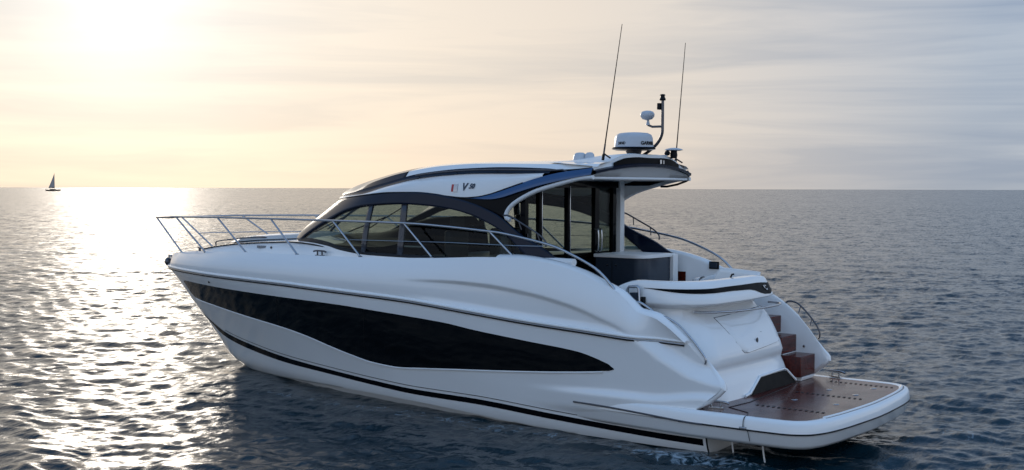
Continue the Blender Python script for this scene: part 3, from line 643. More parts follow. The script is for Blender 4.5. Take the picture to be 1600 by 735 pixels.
# ------------------------------------------------------------------ aft bulkhead with glass doors
def post(name, v0, v1, w0, w1, m, u0=5.06, u1=5.14, parent=None): return box(name, (u0, min(v0, v1), w0), (u1, max(v0, v1), w1), m, parent or Y, .006)
door = post('saloon_door', .16, .24, 1.42, 3.60, BLACK)
for v0, v1 in ((1.30, 1.38), (.93, 1.01), (-.55, -.68), (-1.10, -1.20)): post('door_frame', v0, v1, 1.42, 3.60, BLACK, parent=door)
for v in (.965, .20): post('chrome_edge', v-.008, v+.008, 2.5, 3.58, CHROME, 5.04, 5.058, door)
post('door_header', -1.25, 1.42, 3.55, 3.66, BLACK, 5.05, 5.12, door)
post('door_threshold', -1.25, 1.42, 1.38, 1.44, DARKSTEEL, 5.0, 5.14, door)
bm = bmesh.new(); add_grid(bm, [[(5.10, v, w) for v in (-1.12, 1.34)] for w in (1.44, 3.56)]); link('door_glass', finish(bm, 'door_glass'), DOORG, door, smooth=0)
bm = bmesh.new(); add_grid(bm, [[(5.12, v, w) for v in (-1.12, -.66)] for w in (1.44, 3.56)]); link('door_glass', finish(bm, 'door_glass'), DARKG, door, smooth=0)
tube('door_handle', [(5.03, -.50, 2.52), (4.97, -.50, 2.55), (4.97, -.50, 2.85), (5.03, -.50, 2.88)], .014, CHROME, door, sm=4, seg=8)
tube('door_handle', [(5.03, -.60, 2.52), (4.97, -.60, 2.55), (4.97, -.60, 2.85), (5.03, -.60, 2.88)], .014, CHROME, door, sm=4, seg=8)
pl = post('side_pillar', -1.28, -1.41, 2.45, 3.67, SATIN, 5.03, 5.13); post('side_pillar', 1.38, 1.44, 2.3, 3.66, BLACK, 5.02, 5.12)
sup_strip('quarter_window', lambda u: 2.5, lambda u: AI(u) if u > 4.72 else 2.5, 4.66, 5.12, GLASS, -.03, n=8, nv=4, side=-1)
# saloon interior
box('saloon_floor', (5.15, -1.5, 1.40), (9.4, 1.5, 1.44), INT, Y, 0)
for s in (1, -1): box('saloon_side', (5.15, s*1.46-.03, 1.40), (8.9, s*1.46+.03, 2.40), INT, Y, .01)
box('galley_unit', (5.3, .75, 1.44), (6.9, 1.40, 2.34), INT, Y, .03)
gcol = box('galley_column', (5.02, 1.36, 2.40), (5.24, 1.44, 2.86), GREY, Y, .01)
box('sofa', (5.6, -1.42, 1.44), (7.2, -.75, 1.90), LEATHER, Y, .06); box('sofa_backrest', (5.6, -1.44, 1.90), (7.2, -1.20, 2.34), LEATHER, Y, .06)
# dashboard: sloping hood rising to starboard
bm = bmesh.new()
rws = []
for u in lin(7.9, 10.75, 18):
    r = []
    for v in lin(-1.0, 1.0, 17):
        vv = v*ringv(u, 1.5, 7.9, 2.95); hum = .30*sst(.3, -.3, v)*sst(-1.0, -.75, v)*sst(9.9, 8.2, u)+.10*sst(.3, -.2, v)*sst(9.6, 8.4, u)
        r.append((u, vv, (2.56+.13*sst(.9, .1, v)*sst(10.7, 10.2, u)+hum*.85) if u > 7.95 else 1.5))
    rws.append(r)
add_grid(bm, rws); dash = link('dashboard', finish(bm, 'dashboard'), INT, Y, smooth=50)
sw_ = bmesh.new(); add_tube(sw_, [(0, .18*math.cos(a), .18*math.sin(a)) for a in lin(0, 2*math.pi, 25)], .015, 8, cap=False)
for a in (90, 210, 330): add_tube(sw_, [(0, 0, 0), (0, .18*math.cos(R(a)), .18*math.sin(R(a)))], .01, 6)
o = link('steering_wheel', finish(sw_, 'steering_wheel'), RUBBER, dash); o.location = (7.84, -.62, 2.72); o.rotation_euler = (0, R(-28), 0)
def seat(v, u=7.0):
    b = box('helm_seat', (u-.1, v-.25, 2.08), (u+.42, v+.25, 2.24), LEATHER, Y, .05)
    k = box('backrest', (u-.2, v-.25, 2.2), (u-.06, v+.25, 2.86), LEATHER, b, .05); box('headrest', (u-.2, v-.14, 2.88), (u-.08, v+.14, 3.08), LEATHER, b, .04)
    box('seat_base', (u, v-.17, 1.44), (u+.3, v+.17, 2.1), INT, b, .02)
seat(-.35); seat(-.95); seat(.95, 6.9)
# pale line of the chart shelf seen through the window
box('shelf_edge', (7.5, .98, 2.55), (7.95, 1.0, 2.575), CREAM, dash, .004)

# ------------------------------------------------------------------ cockpit
box('cockpit_floor', (2.4, -1.70, 1.36), (5.15, 1.70, 1.40), TEAK, Y, 0)
def rbox(name, u0, u1, v0, v1, w0, w1, r, m, parent=None, corner='ap', bevel=.008):
    "upright unit with one rounded vertical corner (aft, port)"
    pts = [(u1, v0), (u0, v0)]
    for q in lin(0, 90, 8): pts.append((u0+r-r*math.cos(R(q)), v1-r+r*math.sin(R(q))))
    pts.append((u1, v1))
    return prism(name, [(p[0], p[1], w0) for p in pts], (0, 0, w1-w0), m, parent or Y, bevel)
wb_ = rbox('wet_bar', 4.10, 5.02, -1.34, -.50, 1.40, 2.42, .20, GREY)
rbox('worktop', 4.07, 5.04, -1.45, -.47, 2.42, 2.475, .22, SATIN, wb_)
for u in (4.70,): box('door_gap', (u-.004, -.503, 1.5), (u+.004, -.497, 2.38), RUBBER, wb_, 0)
for u in (4.62, 4.78): lathe('knob', [(0, 0), (.012, 0), (.012, .02), (0, .022)], (0, 0, 0), CHROME, wb_, seg=10).matrix_world = Matrix.Translation((u, -.50, 2.30)) @ Matrix.Rotation(-R(90), 4, 'X')
box('side_panel', (4.04, -1.50, 1.40), (4.12, -1.345, 2.46), SATIN, wb_, .01)
for s in (1, -1): box('cockpit_side_shelf', (4.25, s*1.57-.14, 2.385), (5.15, s*1.57+.12, 2.43), SATIN, Y, .015)
box('locker_recess', (4.0, -1.70, 1.66), (4.26, -1.680, 2.16), TEAK, Y, 0)
box('speaker', (3.38, -1.69, 2.225), (3.56, -1.665, 2.35), INK, Y, .01); box('speaker_grille', (3.405, -1.668, 2.245), (3.535, -1.655, 2.33), GREY, Y, .008)
# roll of canvas cover end on the port coaming
tube('coaming_step', [(4.72, 1.60, 2.475), (3.98, 1.66, 2.47)], .055, SATIN, Y, seg=14)

# ------------------------------------------------------------------ transom module: settee back over the tender garage
def plan_row(uaft, hw, r, w, ufwd, n=14, sideslope=0):
    "from the port forward end, round the aft side, to the starboard forward end"
    pts = [(ufwd-(ufwd-(uaft+r))*i/6, hw, w) for i in range(6)]
    for q in lin(0, 90, n): pts.append((uaft+r-r*math.sin(R(q)), hw-r+r*math.cos(R(q)), w))
    for i in range(1, 9): pts.append((uaft-.03*math.sin(math.pi*i/9), hw-r-(2*(hw-r))*i/9, w))
    for q in lin(90, 0, n): pts.append((uaft+r-r*math.sin(R(q)), -(hw-r+r*math.cos(R(q))), w))
    pts += [(ufwd-(ufwd-(uaft+r))*i/6, -hw, w) for i in range(5, -1, -1)]
    return [(p[0], p[1]+(.14*sst(.2, .9, p[1]) if p[1] > 0 else 0), p[2]) for p in pts]
prof = [(1.80, 1.16, .30, .60), (1.83, 1.18, .30, .72), (1.90, 1.19, .30, .90), (1.955, 1.20, .30, 1.0), (1.945, 1.205, .30, 1.06), (1.925, 1.21, .32, 1.12), (1.96, 1.21, .34, 1.25), (2.05, 1.21, .38, 1.42), (2.16, 1.20, .42, 1.58), (2.27, 1.19, .45, 1.72), (2.345, 1.18, .46, 1.82), (2.33, 1.19, .46, 1.86)]
bm = bmesh.new(); add_grid(bm, [plan_row(a, b, c, d, 3.3) for a, b, c, d in prof]); mod = link('transom_module', finish(bm, 'transom_module'), GEL, Y, smooth=55)
lipp = [(2.33, 1.19, .46, 1.855), (2.20, 1.24, .5, 1.885), (2.065, 1.29, .57, 1.918), (2.035, 1.30, .6, 1.935), (2.035, 1.302, .6, 1.955), (2.065, 1.30, .6, 2.03), (2.095, 1.292, .6, 2.09), (2.12, 1.284, .6, 2.15), (2.145, 1.275, .6, 2.205), (2.175, 1.26, .6, 2.238), (2.23, 1.22, .56, 2.250), (2.33, 1.12, .5, 2.242), (2.36, 1.09, .48, 2.22), (2.38, 1.06, .47, 2.18), (2.42, 1.03, .45, 1.8)]
lft = lambda rows: [[(p[0], p[1], p[2]-.045*sst(-.3, -1.3, p[1])*(1 if p[2] > 2.0 else 0) - (.0 if p[0] < 3.0 else .10*((p[0]-3.0)/.4)**2*(p[2] > 2.05))) for p in r] for r in rows]
bm = bmesh.new(); add_grid(bm, lft([plan_row(a, b, c, d, 3.42) for a, b, c, d in lipp]))
st = link('settee_back', finish(bm, 'settee_back'), GEL, Y, smooth=28)
# closed rounded port and starboard ends
for s in (1, -1):
    rws = [];
    for k in lin(0, 1, 7):
        r = []
        for (a, b, c, d) in lipp:
            mid = 1.16; vv = mid+(b-mid)*math.cos(k*math.pi/2); r.append((3.42+.16*math.sin(k*math.pi/2), s*vv, d-.11*(d > 2.05)-.06*k*(d > 2.0)))
        rws.append(r)
    grid_obj('settee_end', rws, GEL, st, smooth=60)
# dark inset band with its deeper centre
def lip_at(v, w, off=.0):
    best = None
    hw = float(np.interp(w, [1.94, 1.99, 2.04, 2.09, 2.15, 2.2], [1.29, 1.30, 1.30, 1.29, 1.28, 1.27])); ub = float(np.interp(w, [1.94, 1.99, 2.04, 2.09, 2.15, 2.2], [2.055, 2.055, 2.075, 2.105, 2.125, 2.14])); r = .59
    if abs(v) <= hw-r: u = ub-.03*math.cos(v/(hw-r)*math.pi/2)
    else: u = ub+r-math.sqrt(max(r*r-(abs(v)-(hw-r))**2, 0))
    return (u-off, v, w-.045*sst(-.3, -1.3, v))
IT = pch([(-1.24, 2.150), (-.4, 2.150), (.4, 2.150), (1.1, 2.145)]); IB = pch([(-1.24, 2.085), (-1.05, 2.075), (-.86, 2.02), (-.72, 1.985), (-.50, 1.985), (-.30, 2.035), (-.12, 2.07), (.4, 2.085), (.9, 2.115), (1.1, 2.140)])
bm = bmesh.new(); cols = []
tb = lipp[4:9]
def plan_at(w): return plan_row(*[float(np.interp(w, [q[3] for q in tb], [q[c_] for q in tb])) for c_ in (0, 1, 2)], w, 3.42, n=40)
ref = plan_at(2.1)
for jn in range(2, len(ref)-14):
    v0 = ref[jn][1]; u0 = ref[jn][0]
    if u0 > 3.05 and v0 > 0: continue
    tp = sst(3.05, 2.15, u0) if v0 > .7 else 1
    wb_i = IT(v0)-(IT(v0)-(2.085 if v0 > .4 else IB(v0)))*tp-.003; col_ = []
    for f in lin(0, 1, 5):
        w = wb_i+(IT(v0)-wb_i)*f; p = plan_at(w)[jn]; a = ref[jn-1]; b = ref[jn+1]; tx, ty = b[0]-a[0], b[1]-a[1]; l = math.hypot(tx, ty) or 1
        col_.append((p[0]+ty/l*.009, p[1]-tx/l*.009, w-.045*sst(-.3, -1.3, v0)))
    cols.append(col_)
add_grid(bm, cols)
ins = link('settee_inset', finish(bm, 'settee_inset'), MATTE, st, smooth=50)
def emb_at(v, w):
    p = min(plan_at(w), key=lambda q: abs(q[1]-v)); return (p[0]-.016, v, w-.045*sst(-.3, -1.3, v))
for k, poly in enumerate((((-.56, 2.10), (-.59, 2.112), (-.61, 2.09), (-.585, 2.06)), ((-.60, 2.105), (-.66, 2.115), (-.69, 2.10), (-.66, 2.09)), ((-.60, 2.075), (-.62, 2.04), (-.69, 2.04), (-.70, 2.07), (-.66, 2.055)))):
    bm = bmesh.new(); vs = [bm.verts.new(emb_at(v, w)) for v, w in poly]; bm.faces.new(vs); link('emblem', finish(bm, 'emblem'), CHROME, ins, smooth=0, solid=.003)
# inner backrest and a table catch seen over the settee back
rws = [[(3.0-.12*f, -.55-.70*g, 1.9+(.42*math.sin(min(1, g*5+.15)*math.pi/2)*(1-.25*g))*f) for g in lin(0, 1, 20)] for f in lin(0, 1, 6)]
rws = [[(3.12-.75*g-.02*f, -.86-.20*math.sin(g*math.pi*.5), 1.9+(.43*math.sin(min(1, g*4+.12)*math.pi/2)*(1-.16*g))*f) for g in lin(0, 1, 24)] for f in lin(0, 1, 6)]
grid_obj('inner_backrest', rws, SATIN, st, smooth=50, solid=.05)
box('seat_cushion', (2.45, -1.0, 1.78), (3.3, .98, 1.92), CREAM, st, .05)
tube('latch', [(2.30, .06, 2.24), (2.28, .05, 2.285), (2.25, .04, 2.29)], .014, INK, st, seg=8)
# steel grab rail below the lip
tube('settee_rail', [(2.33, 1.10, 1.815), (2.16, .98, 1.81), (2.05, .70, 1.80), (1.98, .2, 1.79), (1.965, -.4, 1.785), (1.98, -.9, 1.785), (2.06, -1.12, 1.79), (2.25, -1.12, 1.80)], .016, CHROME, Y, seg=10, sm=6)
# garage hatch
def face_u(w): return float(np.interp(w, [p[3] for p in prof[5:11]], [p[0] for p in prof[5:11]]))
def face_at(v, w, off): return (face_u(w)-.03*math.cos(min(abs(v), .85)/.85*math.pi/2)-off, v, w)
HP = [(.66, 1.70), (-.92, 1.745), (-.98, 1.72), (-1.0, 1.66), (-.93, 1.30), (-.88, 1.25), (-.8, 1.235), (.25, 1.185), (.34, 1.195), (.40, 1.24)]
def hatch_mesh(name, grow, off, m, parent, thick):
    cv = sum(p[0] for p in HP)/len(HP); cw = sum(p[1] for p in HP)/len(HP)
    bm = bmesh.new(); rings = []
    for f in (1.0+grow, .97+grow, .8, .6, .4, .2, .02):
        ring = []
        for i in range(len(HP)):
            a, b = HP[i], HP[(i+1) % len(HP)]
            for k in range(4): q = k/4; v = a[0]+(b[0]-a[0])*q; w = a[1]+(b[1]-a[1])*q; ring.append(face_at(cv+(v-cv)*f, cw+(w-cw)*f, off if f < 1+grow-.001 else off-thick))
        rings.append(ring)
    add_grid(bm, rings, close_u=True); return link(name, finish(bm, name), m, parent, smooth=40)
hatch_mesh('hatch_gap', .022, .003, RUBBER, mod, .003)
ht = hatch_mesh('garage_hatch', 0, .014, GEL, mod, .012)
lathe('hatch_lock', [(0, 0), (.028, 0), (.028, .01), (0, .014)], (0, 0, 0), DARKSTEEL, ht, seg=16, sx=1.5).matrix_world = Matrix.Translation((face_u(1.32)-.045, -.12, 1.325)) @ Matrix.Rotation(-R(90), 4, 'Y')
# kick recess
kp = [(.50, .605), (.42, .62), (.04, .80), (-.02, .812), (-.80, .815), (-.86, .80), (-1.06, .64), (-1.07, .605)]
kface = lambda w: float(np.interp(w, [.6, .72, .9, 1.0], [1.80, 1.83, 1.90, 1.955]))
bm = bmesh.new(); add_grid(bm, [[(kface(p[1])-.040, p[0], p[1]) for p in kp], [(kface(p[1])-.032-.010, (p[0]+.28)*.97-.28, .6+(p[1]-.6)*.96) for p in kp]])
vs = [bm.verts.new((kface(p[1])-.040, p[0], p[1])) for p in kp]; bm.faces.new(vs)
link('kick_panel', finish(bm, 'kick_panel'), MATTE, mod, smooth=30)
tube('kick_moulding', [(kface(p[1])-.038, p[0], p[1]+.008) for p in [(.62, .612), (.46, .63), (.03, .815), (-.81, .832), (-.88, .81), (-1.10, .63)]], .020, GEL, mod, seg=8)
# boarding steps both sides
for s in (-1,):
    base = box('step_base', (1.74, min(s*1.22, s*1.68), .605), (2.9, max(s*1.22, s*1.68), .70), GEL, Y, .01)
    for k, (u, w) in enumerate(((1.72, .98), (2.03, 1.26), (2.29, 1.54))):
        sp_ = box('boarding_step', (u, min(s*1.16, s*1.695), w-(.26 if k else .31)), (u+.35, max(s*1.16, s*1.695), w), TEAK, Y, .008)
        box('tread_edge', (u-.004, min(s*1.2, s*1.69), w-(.275 if k else .335)), (u+.02, max(s*1.2, s*1.69), w-(.262 if k else .312)), SATIN, sp_, 0)
# gate at the head of the port steps
for s in (1,):
    g = tube('gate', [(3.17, 1.49, 1.88), (3.18, 1.49, 2.12), (3.16, 1.49, 2.15), (3.02, 1.49, 2.165), (2.995, 1.49, 2.14), (2.985, 1.49, 1.86)], .020, CHROME, Y, seg=8)
    prism('gate_panel', [(3.15, 1.48, 1.90), (3.15, 1.48, 2.07), (3.01, 1.48, 2.08), (3.01, 1.48, 1.90)], (0, .012, 0), GREY, g)
    box('gate_post', (2.91, 1.44, 1.80), (2.97, 1.49, 2.02), INK, g, .01)
# rails on the wings
for s in (1, -1):
    wr = [(2.50, 1.74, 1.77), (2.43, 1.75, 1.795), (2.22, 1.75, 1.70), (2.02, 1.75, 1.53), (1.86, 1.75, 1.355), (1.80, 1.75, 1.27), (1.81, 1.75, 1.20)] if s > 0 else [(2.27, -1.78, 1.72), (2.20, -1.78, 1.765), (2.05, -1.78, 1.735), (1.883, -1.78, 1.59), (1.74, -1.78, 1.42), (1.68, -1.78, 1.29), (1.70, -1.78, 1.20)]
    r_ = tube('wing_rail', wr, .014, CHROME if s > 0 else DARKSTEEL, Y, seg=8, sm=6)
    for u, w in (() if s > 0 else ((2.0, 1.69), (1.81, 1.50))): tube('stanchion', [(u, s*1.765, w), (u+.03, s*1.765, w-.10)], .009, CHROME, r_, seg=6)
tube('coaming_trim', [(3.06, 1.80, 2.02), (2.96, 1.80, 1.93), (2.86, 1.79, 1.86), (2.75, 1.77, 1.83)], .026, CHROME, Y, seg=8, sm=5)
tube('boarding_handle', [(2.97, 1.70, 1.90), (2.90, 1.66, 1.96), (2.72, 1.62, 1.86), (2.62, 1.62, 1.76)], .020, CHROME, Y, seg=8, sm=5)
l_ = lathe('courtesy_light', [(0, 0), (.022, 0), (.018, .012), (0, .014)], (0, 0, 0), CHROME, Y, seg=14); l_.matrix_world = Matrix.Translation((1.90, -1.69, 1.08)) @ Matrix.Rotation(-R(90), 4, 'X')

# ------------------------------------------------------------------ bathing platform
def plat_outline(off=0.0, n=9):
    "half plan, from the side forward end to the centre of the stern edge"
    P = [(3.8, hull_v(3.8, .5)-.03), (3.3, hull_v(3.3, .5)-.004), (2.8, max(hull_v(2.8, .5)+.004, 1.965)), (2.3, 1.995), (1.95, 2.01), (1.2, 2.0), (.8, 1.99), (.55, 1.965), (.40, 1.90), (.29, 1.80), (.22, 1.66), (.16, 1.45), (.11, 1.1), (.08, .7), (.06, .35), (.05, 0)]
    P = [(p.x, p.y) for p in smooth_path([(a, b, 0) for a, b in P], 4)]; o = []
    for i, p in enumerate(P):
        a = P[max(i-1, 0)]; b = P[min(i+1, len(P)-1)]; tx, ty = b[0]-a[0], b[1]-a[1]; l = math.hypot(tx, ty)
        if i == len(P)-1: tx, ty, l = 0, -1, 1
        o.append((p[0]-off*(-ty)/l if False else p[0]+(-ty)/l*off, p[1]-(-tx)/l*off*1.0))
    return o
def plat_row(off, w, u_min=None, lift=0):
    h = plat_outline(off); f = [(p[0], p[1], w) for p in h]; return f+[(p[0], -p[1], p[2]) for p in f[::-1][1:]]
bm = bmesh.new()
add_grid(bm, [plat_row(.17, .600), plat_row(.13, .606), plat_row(.07, .612), plat_row(.03, .598), plat_row(.008, .560), plat_row(0, .49), plat_row(-.004, .455)])
pf = link('swim_platform', finish(bm, 'swim_platform'), GEL, Y, smooth=50)
bm = bmesh.new()
add_grid(bm, [plat_row(.004, .445), plat_row(.02, .42), plat_row(.045, .30), plat_row(.09, .25), plat_row(.5, .22)])
link('platform_underside', finish(bm, 'platform_underside'), GEL, pf, smooth=50)
tube('platform_gasket', [p for p in plat_row(0, .448) if p[0] < 2.1], .012, RUBBER, pf, seg=8)
# teak deck
to = [(max(p[0], .3), p[1]) for p in plat_outline(.16)]; to = plat_outline(.155); to = [p for p in to if p[0] < 2.0]
poly = [(p[0], p[1], .603) for p in to]; poly = poly+[(p[0], -p[1], p[2]) for p in poly[::-1][1:]]
bm = bmesh.new(); vs = [bm.verts.new(p) for p in poly]; bm.faces.new(vs); 
me = finish(bm, 'teak_deck'); td = link('teak_deck', me, TEAK, pf, smooth=0)
if td.data.polygons[0].normal.z < 0: td.data.flip_normals()
# platform seam, vents, flush fittings
tube('panel_seam', [(1.60, 1.46, .606), (1.55, .9, .606), (1.72, -1.14, .606)], .006, RUBBER, td, seg=6)
tube('panel_seam', [(1.60, 1.46, .606), (1.22, 1.66, .606), (1.14, 1.84, .606)], .006, RUBBER, td, seg=6)
tube('panel_seam', [(1.13, 1.86, .61), (1.12, 1.97, .605), (1.12, 2.01, .56), (1.12, 2.014, .46)], .006, RUBBER, pf, seg=6)
tube('panel_seam', [(1.06, 2.0, .44), (1.05, 1.96, .30)], .004, RUBBER, pf, seg=6)
box('seam_fitting', (1.08, 1.99, .452), (1.17, 2.03, .485), CHROME, pf, .008)
for v in (1.06, -.25, -1.5):
    for k in range(13):
        if v < -1 and k > 13: continue
        u = 1.36-k*.078
        if u < .36: break
        bm = bmesh.new(); q = [bm.verts.new(p) for p in ((u, v-.045, .6085), (u+.034, v-.045+.012, .6085), (u+.034-.01, v+.045, .6085), (u-.01, v+.045-.012, .6085))]; bm.faces.new(q)
        o = link('deck_slot', finish(bm, 'deck_slot'), RUBBER, td, smooth=0)
        if o.data.polygons[0].normal.z < 0: o.data.flip_normals()
for (u, v) in ((.62, -.55), (.55, .35), (.62, -1.25), (1.1, -.75), (1.15, .35)):
    lathe('flush_light', [(0, .004), (.04, .004), (.045, 0)], (u, v, .604), CHROME, td, seg=16, sy=1.3)
# moulded grip along the stern edge
tube('stern_grip', [(p[0], p[1], .612) for p in [q for q in plat_row(.115, 0) if q[0] < .42 and -1.72 < q[1] < 1.45]], .020, GEL, pf, seg=8)
tube('grip_gasket', [(p[0]-.03, p[1], .606) for p in [q for q in plat_row(.115, 0) if q[0] < .42 and -1.72 < q[1] < 1.45]], .009, DARKSTEEL, pf, seg=8)
# strake on the hull side running aft into the platform
for s in (1, -1):
    tube('side_strake', [(u, s*v, w) for u, v, w in ((3.81, hull_v(3.8, .5)+.008, .505), (3.3, hull_v(3.3, .5)+.012, .50), (2.8, max(hull_v(2.8, .5)+.012, 1.972), .485), (2.3, 2.004, .465), (1.95, 2.018, .45), (1.7, 2.018, .448))], .013, DARKSTEEL, Y, seg=8, sm=4)
for (u, v) in ((1.52, 1.55), (1.05, 1.60)): tube('drain_hose', [(u, v, .26), (u-.05, v, -.06)], .012, SATIN, pf, seg=8)

# ------------------------------------------------------------------ the far sailing boat
def cam_dir(px, dist):
    a = (px-800)/F; d = Vector((fw.x, fw.y, 0)).normalized(); r = Vector((rt.x, rt.y, 0)).normalized(); return Vector((cam.location.x, cam.location.y, 0))+(d+r*a)*dist
B = bpy.data.objects.new('sailing_boat', None); COL.objects.link(B); B.location = (1062.8, -656.2, 0); B.rotation_euler = (0, 0, math.atan2(rt.y, rt.x)+R(8))
tag(B, 'small sailing boat with one grey triangular sail far out near the horizon', 'sailing boat')
rws = []
for t in lin(0, 1, 17):
    x = -6.9+13.8*t; b = 1.9*math.sin(math.pi*min(t*.62+.30, 1))**.8*(1 if t < .97 else .2); sh = 1.25+.35*(2*t-1)**2
    rws.append([(x, -b, sh), (x, -b*.8, .3), (x, -b*.3, -.4), (x, b*.3, -.4), (x, b*.8, .3), (x, b, sh), (x, 0, sh+.1), (x, -b, sh)])
bm = bmesh.new(); add_grid(bm, rws); link('hull', finish(bm, 'hull'), SHULL, B)
bm = bmesh.new(); add_box(bm, (-3.2, -1., 1.2), (2.3, 1., 1.95)); link('cabin', finish(bm, 'cabin'), SHULL, B, bevel=.2)
bm = bmesh.new(); add_tube(bm, [(1.35, 0, 1.2), (1.2, 0, 17.6)], .11, 8); link('mast', finish(bm, 'mast'), SHULL, B)
bm = bmesh.new(); add_tube(bm, [(1.2, 0, 3.0), (-4.6, 0, 2.9)], .12, 8); link('boom', finish(bm, 'boom'), SHULL, B)
rws = []
for f in lin(0, 1, 14):
    w = 3.1+14.2*f; ch = 5.6*(1-f)**1.06+.05; rws.append([(1.25-ch*g, .38*math.sin(g*math.pi)*(1-f*.6), w) for g in lin(0, 1, 8)])
grid_obj('mainsail', rws, SAIL, B, smooth=60, solid=.03)
for ob in (Y, B): pass

# ------------------------------------------------------------------ the sea: one sheet from under the camera to the horizon
def make_sea():
    rng = np.random.RandomState(11)
    c0 = np.array([cam.location.x, cam.location.y])
    va = math.atan2(fw.y, fw.x)
    half = R(36)
    az = np.concatenate([np.linspace(-half, half, 1150), np.linspace(half, 2*math.pi-half, 110)[1:-1]]) + va
    rad = [1.2]
    while rad[-1] < 7: rad.append(rad[-1]*1.012)
    while rad[-1] < 55: rad.append(rad[-1]*1.0032)
    while rad[-1] < 260: rad.append(rad[-1]*1.0065)
    while rad[-1] < 70000: rad.append(rad[-1]*1.05)
    rad = np.array(rad)
    X = c0[0]+rad[:, None]*np.cos(az)[None]; Y = c0[1]+rad[:, None]*np.sin(az)[None]
    Z = np.zeros_like(X)
    inner = (rad < 900)
    Xi, Yi = X[inner], Y[inner]; ri = rad[inner][:, None]
    Zi = np.zeros_like(Xi)
    wind = math.atan2(-.80, .60)-.25         # waves run roughly along the line of sight, crests across the picture
    for i in range(84):
        lam = 0.22*(9.5/.22)**(i/83.)*rng.uniform(.9, 1.1)
        k = 2*math.pi/lam
        th = wind+rng.normal(0, .50)+(math.pi if rng.rand() < .25 else 0)
        amp = .0040*lam**.62*rng.uniform(.6, 1.3)
        if lam > .9: amp *= (.9/lam)**.62
        ph = rng.uniform(0, 6.28)
        q = k*(Xi*math.cos(th)+Yi*math.sin(th))+ph+.7*np.sin(k*.31*(-Xi*math.sin(th)+Yi*math.cos(th))+ph*2)
        fade = np.clip((lam/ri)/.0085-.6, 0, 1)
        s = .5+.5*np.sin(q)
        Zi += amp*fade*(2*s**1.5-.9)
    # slow wake ridges running off the bow towards the lower left of the picture
    for (d, off, lam, amp) in ((2.55, 0., 2.6, .050), (2.72, 1.2, 1.7, .030)):
        q = 2*math.pi/lam*(Xi*math.cos(d-math.pi/2)+Yi*math.sin(d-math.pi/2))+off
        m = np.exp(-(((Xi-9)/6.)**2+((Yi-9)/5.)**2))
        Zi += amp*m*np.sin(q+.6*np.sin(Xi*.9))
    # stir near the stern
    m = np.exp(-(((Xi-1.)/2.6)**2+((Yi-1.8)/1.6)**2))
    Zi += m*.022*(np.sin(Xi*6.1+1.3*np.sin(Yi*4.))+np.sin(Yi*7.3+1.1*np.sin(Xi*5.)))
    # the water lies down against the hull
    Z[inner] = Zi*np.clip(1.0-.55*np.exp(-(((Yi)/2.3)**4))*((Xi > 1.5) & (Xi < 13)), 0, 1)
    nr, na = X.shape
    co = np.stack([X, Y, Z], -1).reshape(-1, 3)
    co = np.vstack([co, [[c0[0], c0[1], 0]]])
    i, j = np.meshgrid(np.arange(nr-1), np.arange(na), indexing='ij'); j2 = (j+1) % na
    quads = np.stack([i*na+j, (i+1)*na+j, (i+1)*na+j2, i*na+j2], -1).reshape(-1, 4)
    tj = np.arange(na); tris = np.stack([np.full(na, nr*na), tj, (tj+1) % na], -1)
    me = bpy.data.meshes.new('water')
    me.vertices.add(len(co)); me.vertices.foreach_set('co', co.astype(np.float32).ravel())
    nl = quads.size+tris.size; me.loops.add(nl)
    me.loops.foreach_set('vertex_index', np.concatenate([quads.ravel(), tris.ravel()]).astype(np.int32))
    me.polygons.add(len(quads)+len(tris))
    me.polygons.foreach_set('loop_start', np.concatenate([np.arange(len(quads))*4, quads.size+np.arange(len(tris))*3]).astype(np.int32))
    me.update(calc_edges=True); me.validate()
    me.polygons.foreach_set('use_smooth', np.ones(len(me.polygons), bool))
    m = bpy.data.materials.new('sea_water'); m.use_nodes = True; t = m.node_tree; b = t.nodes['Principled BSDF']; o = t.nodes['Material Output']
    b.inputs['Base Color'].default_value = (.003, .021, .031, 1); b.inputs['Roughness'].default_value = .12; b.inputs['IOR'].default_value = 1.333
    tcn = t.nodes.new('ShaderNodeTexCoord'); mp = t.nodes.new('ShaderNodeMapping'); mp.inputs['Rotation'].default_value = (0, 0, -wind); mp.inputs['Scale'].default_value = (1, .55, 1)
    t.links.new(tcn.outputs['Object'], mp.inputs[0])
    prev = None
    for sc, dist, det in ((1.1, .06, 4), (4.5, .030, 5)):
        n = t.nodes.new('ShaderNodeTexNoise'); n.inputs['Scale'].default_value = sc; n.inputs['Detail'].default_value = det; n.inputs['Roughness'].default_value = .6; n.inputs['Distortion'].default_value = .3
        t.links.new(mp.outputs[0], n.inputs['Vector'])
        bp = t.nodes.new('ShaderNodeBump'); bp.inputs['Distance'].default_value = dist; bp.inputs['Strength'].default_value = 1.; t.links.new(n.outputs[0], bp.inputs['Height'])
        if prev: t.links.new(prev.outputs[0], bp.inputs['Normal'])
        prev = bp
    # ripples too fine for the sheet: tilt the normal; away from the boat, where the sheet carries no waves, they carry all of it
    def VM(op, a, bb=None, sc=None):
        q = t.nodes.new('ShaderNodeVectorMath'); q.operation = op
        for i_, z in enumerate((a, bb)):
            if z is None: continue
            if hasattr(z, 'is_linked'): t.links.new(z, q.inputs[i_])
            else: q.inputs[i_].default_value = z
        if sc is not None: t.links.new(sc, q.inputs['Scale'])
        return q
    ln = VM('LENGTH', VM('SUBTRACT', tcn.outputs['Object'], (-5., 15., 0)).outputs[0]).outputs['Value']
    acc = prev.outputs[0]
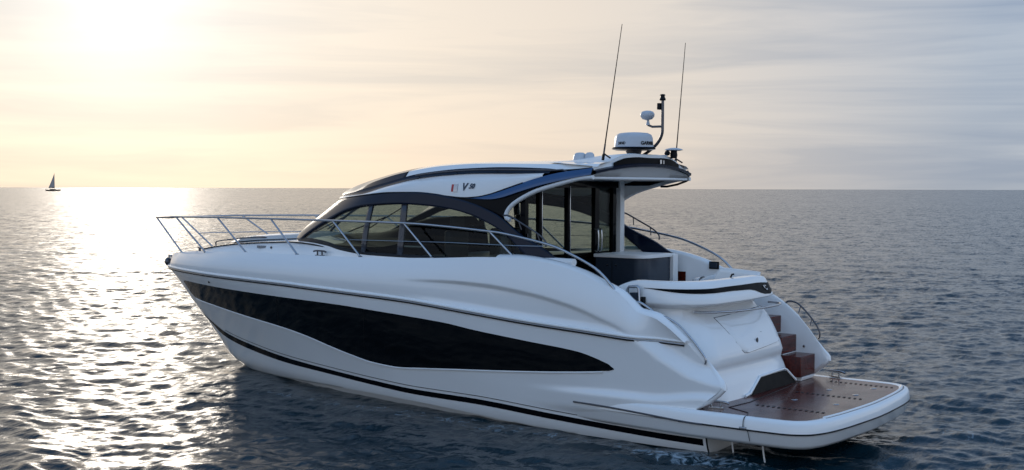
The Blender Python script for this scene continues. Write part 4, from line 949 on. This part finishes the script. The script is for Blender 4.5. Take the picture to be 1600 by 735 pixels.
    for sc, near, far, r0_, r1_ in ((7., .45, 1.3, 20, 110), (1.6, .32, 1.1, 25, 150), (.16, 0., .55, 120, 700)):
        n = t.nodes.new('ShaderNodeTexNoise'); n.inputs['Scale'].default_value = sc; n.inputs['Detail'].default_value = 3; t.links.new(mp.outputs[0], n.inputs['Vector'])
        c_ = VM('MULTIPLY', VM('SUBTRACT', n.outputs['Color'], (.5, .5, .5)).outputs[0], (1, 1, 0))
        rr = t.nodes.new('ShaderNodeMapRange'); t.links.new(ln, rr.inputs['Value']); rr.inputs['From Min'].default_value = r0_; rr.inputs['From Max'].default_value = r1_; rr.inputs['To Min'].default_value = near; rr.inputs['To Max'].default_value = far
        acc = VM('ADD', acc, VM('SCALE', c_.outputs[0], None, rr.outputs[0]).outputs[0]).outputs[0]
    rr = t.nodes.new('ShaderNodeMapRange'); t.links.new(ln, rr.inputs['Value']); rr.inputs['From Min'].default_value = 25; rr.inputs['From Max'].default_value = 160; rr.inputs['To Min'].default_value = .14; rr.inputs['To Max'].default_value = .17; t.links.new(rr.outputs[0], b.inputs['Roughness'])
    nrm = VM('NORMALIZE', acc).outputs[0]
    t.links.new(nrm, b.inputs['Normal'])
    # a little aerated water at the stern and along the chine
    foam = t.nodes.new('ShaderNodeBsdfDiffuse'); foam.inputs[0].default_value = (.42, .50, .55, 1)
    def M(op, a, bb=None, cl=False):
        q = t.nodes.new('ShaderNodeMath'); q.operation = op; q.use_clamp = cl
        for i_, z in enumerate((a, bb)):
            if z is None: continue
            if hasattr(z, 'is_linked'): t.links.new(z, q.inputs[i_])
            else: q.inputs[i_].default_value = z
        return q.outputs[0]
    sx = t.nodes.new('ShaderNodeSeparateXYZ'); t.links.new(tcn.outputs['Object'], sx.inputs[0])
    def blob(cx, cy, rx, ry):
        a = M('POWER', M('DIVIDE', M('SUBTRACT', sx.outputs[0], cx), rx), 2.0); c = M('POWER', M('DIVIDE', M('SUBTRACT', sx.outputs[1], cy), ry), 2.0)
        return M('SUBTRACT', 1.0, M('ADD', a, c), True)
    bl = M('MAXIMUM', blob(1.9, 2.0, 1.5, .55), M('MULTIPLY', blob(6.2, 2.0, 6.0, .40), .62)); bl = M('MAXIMUM', bl, M('MULTIPLY', blob(-.5, -1.9, .9, .7), .55))
    fn_ = t.nodes.new('ShaderNodeTexNoise'); fn_.inputs['Scale'].default_value = 5.; fn_.inputs['Detail'].default_value = 8; fn_.inputs['Roughness'].default_value = .68; fn_.inputs['Distortion'].default_value = 1.2; t.links.new(tcn.outputs['Object'], fn_.inputs['Vector'])
    fm = M('MULTIPLY', M('SUBTRACT', M('ADD', fn_.outputs[0], M('MULTIPLY', bl, .22)), .66), 6.0, True)
    fm = M('MULTIPLY', fm, M('MULTIPLY', bl, 2.5, True)); fm = M('MULTIPLY', fm, .75)
    x = t.nodes.new('ShaderNodeMixShader'); t.links.new(fm, x.inputs[0]); t.links.new(b.outputs[0], x.inputs[1]); t.links.new(foam.outputs[0], x.inputs[2]); t.links.new(x.outputs[0], o.inputs[0])
    ob = bpy.data.objects.new('water', me); COL.objects.link(ob); me.materials.append(m); ob['kind'] = 'structure'
make_sea()
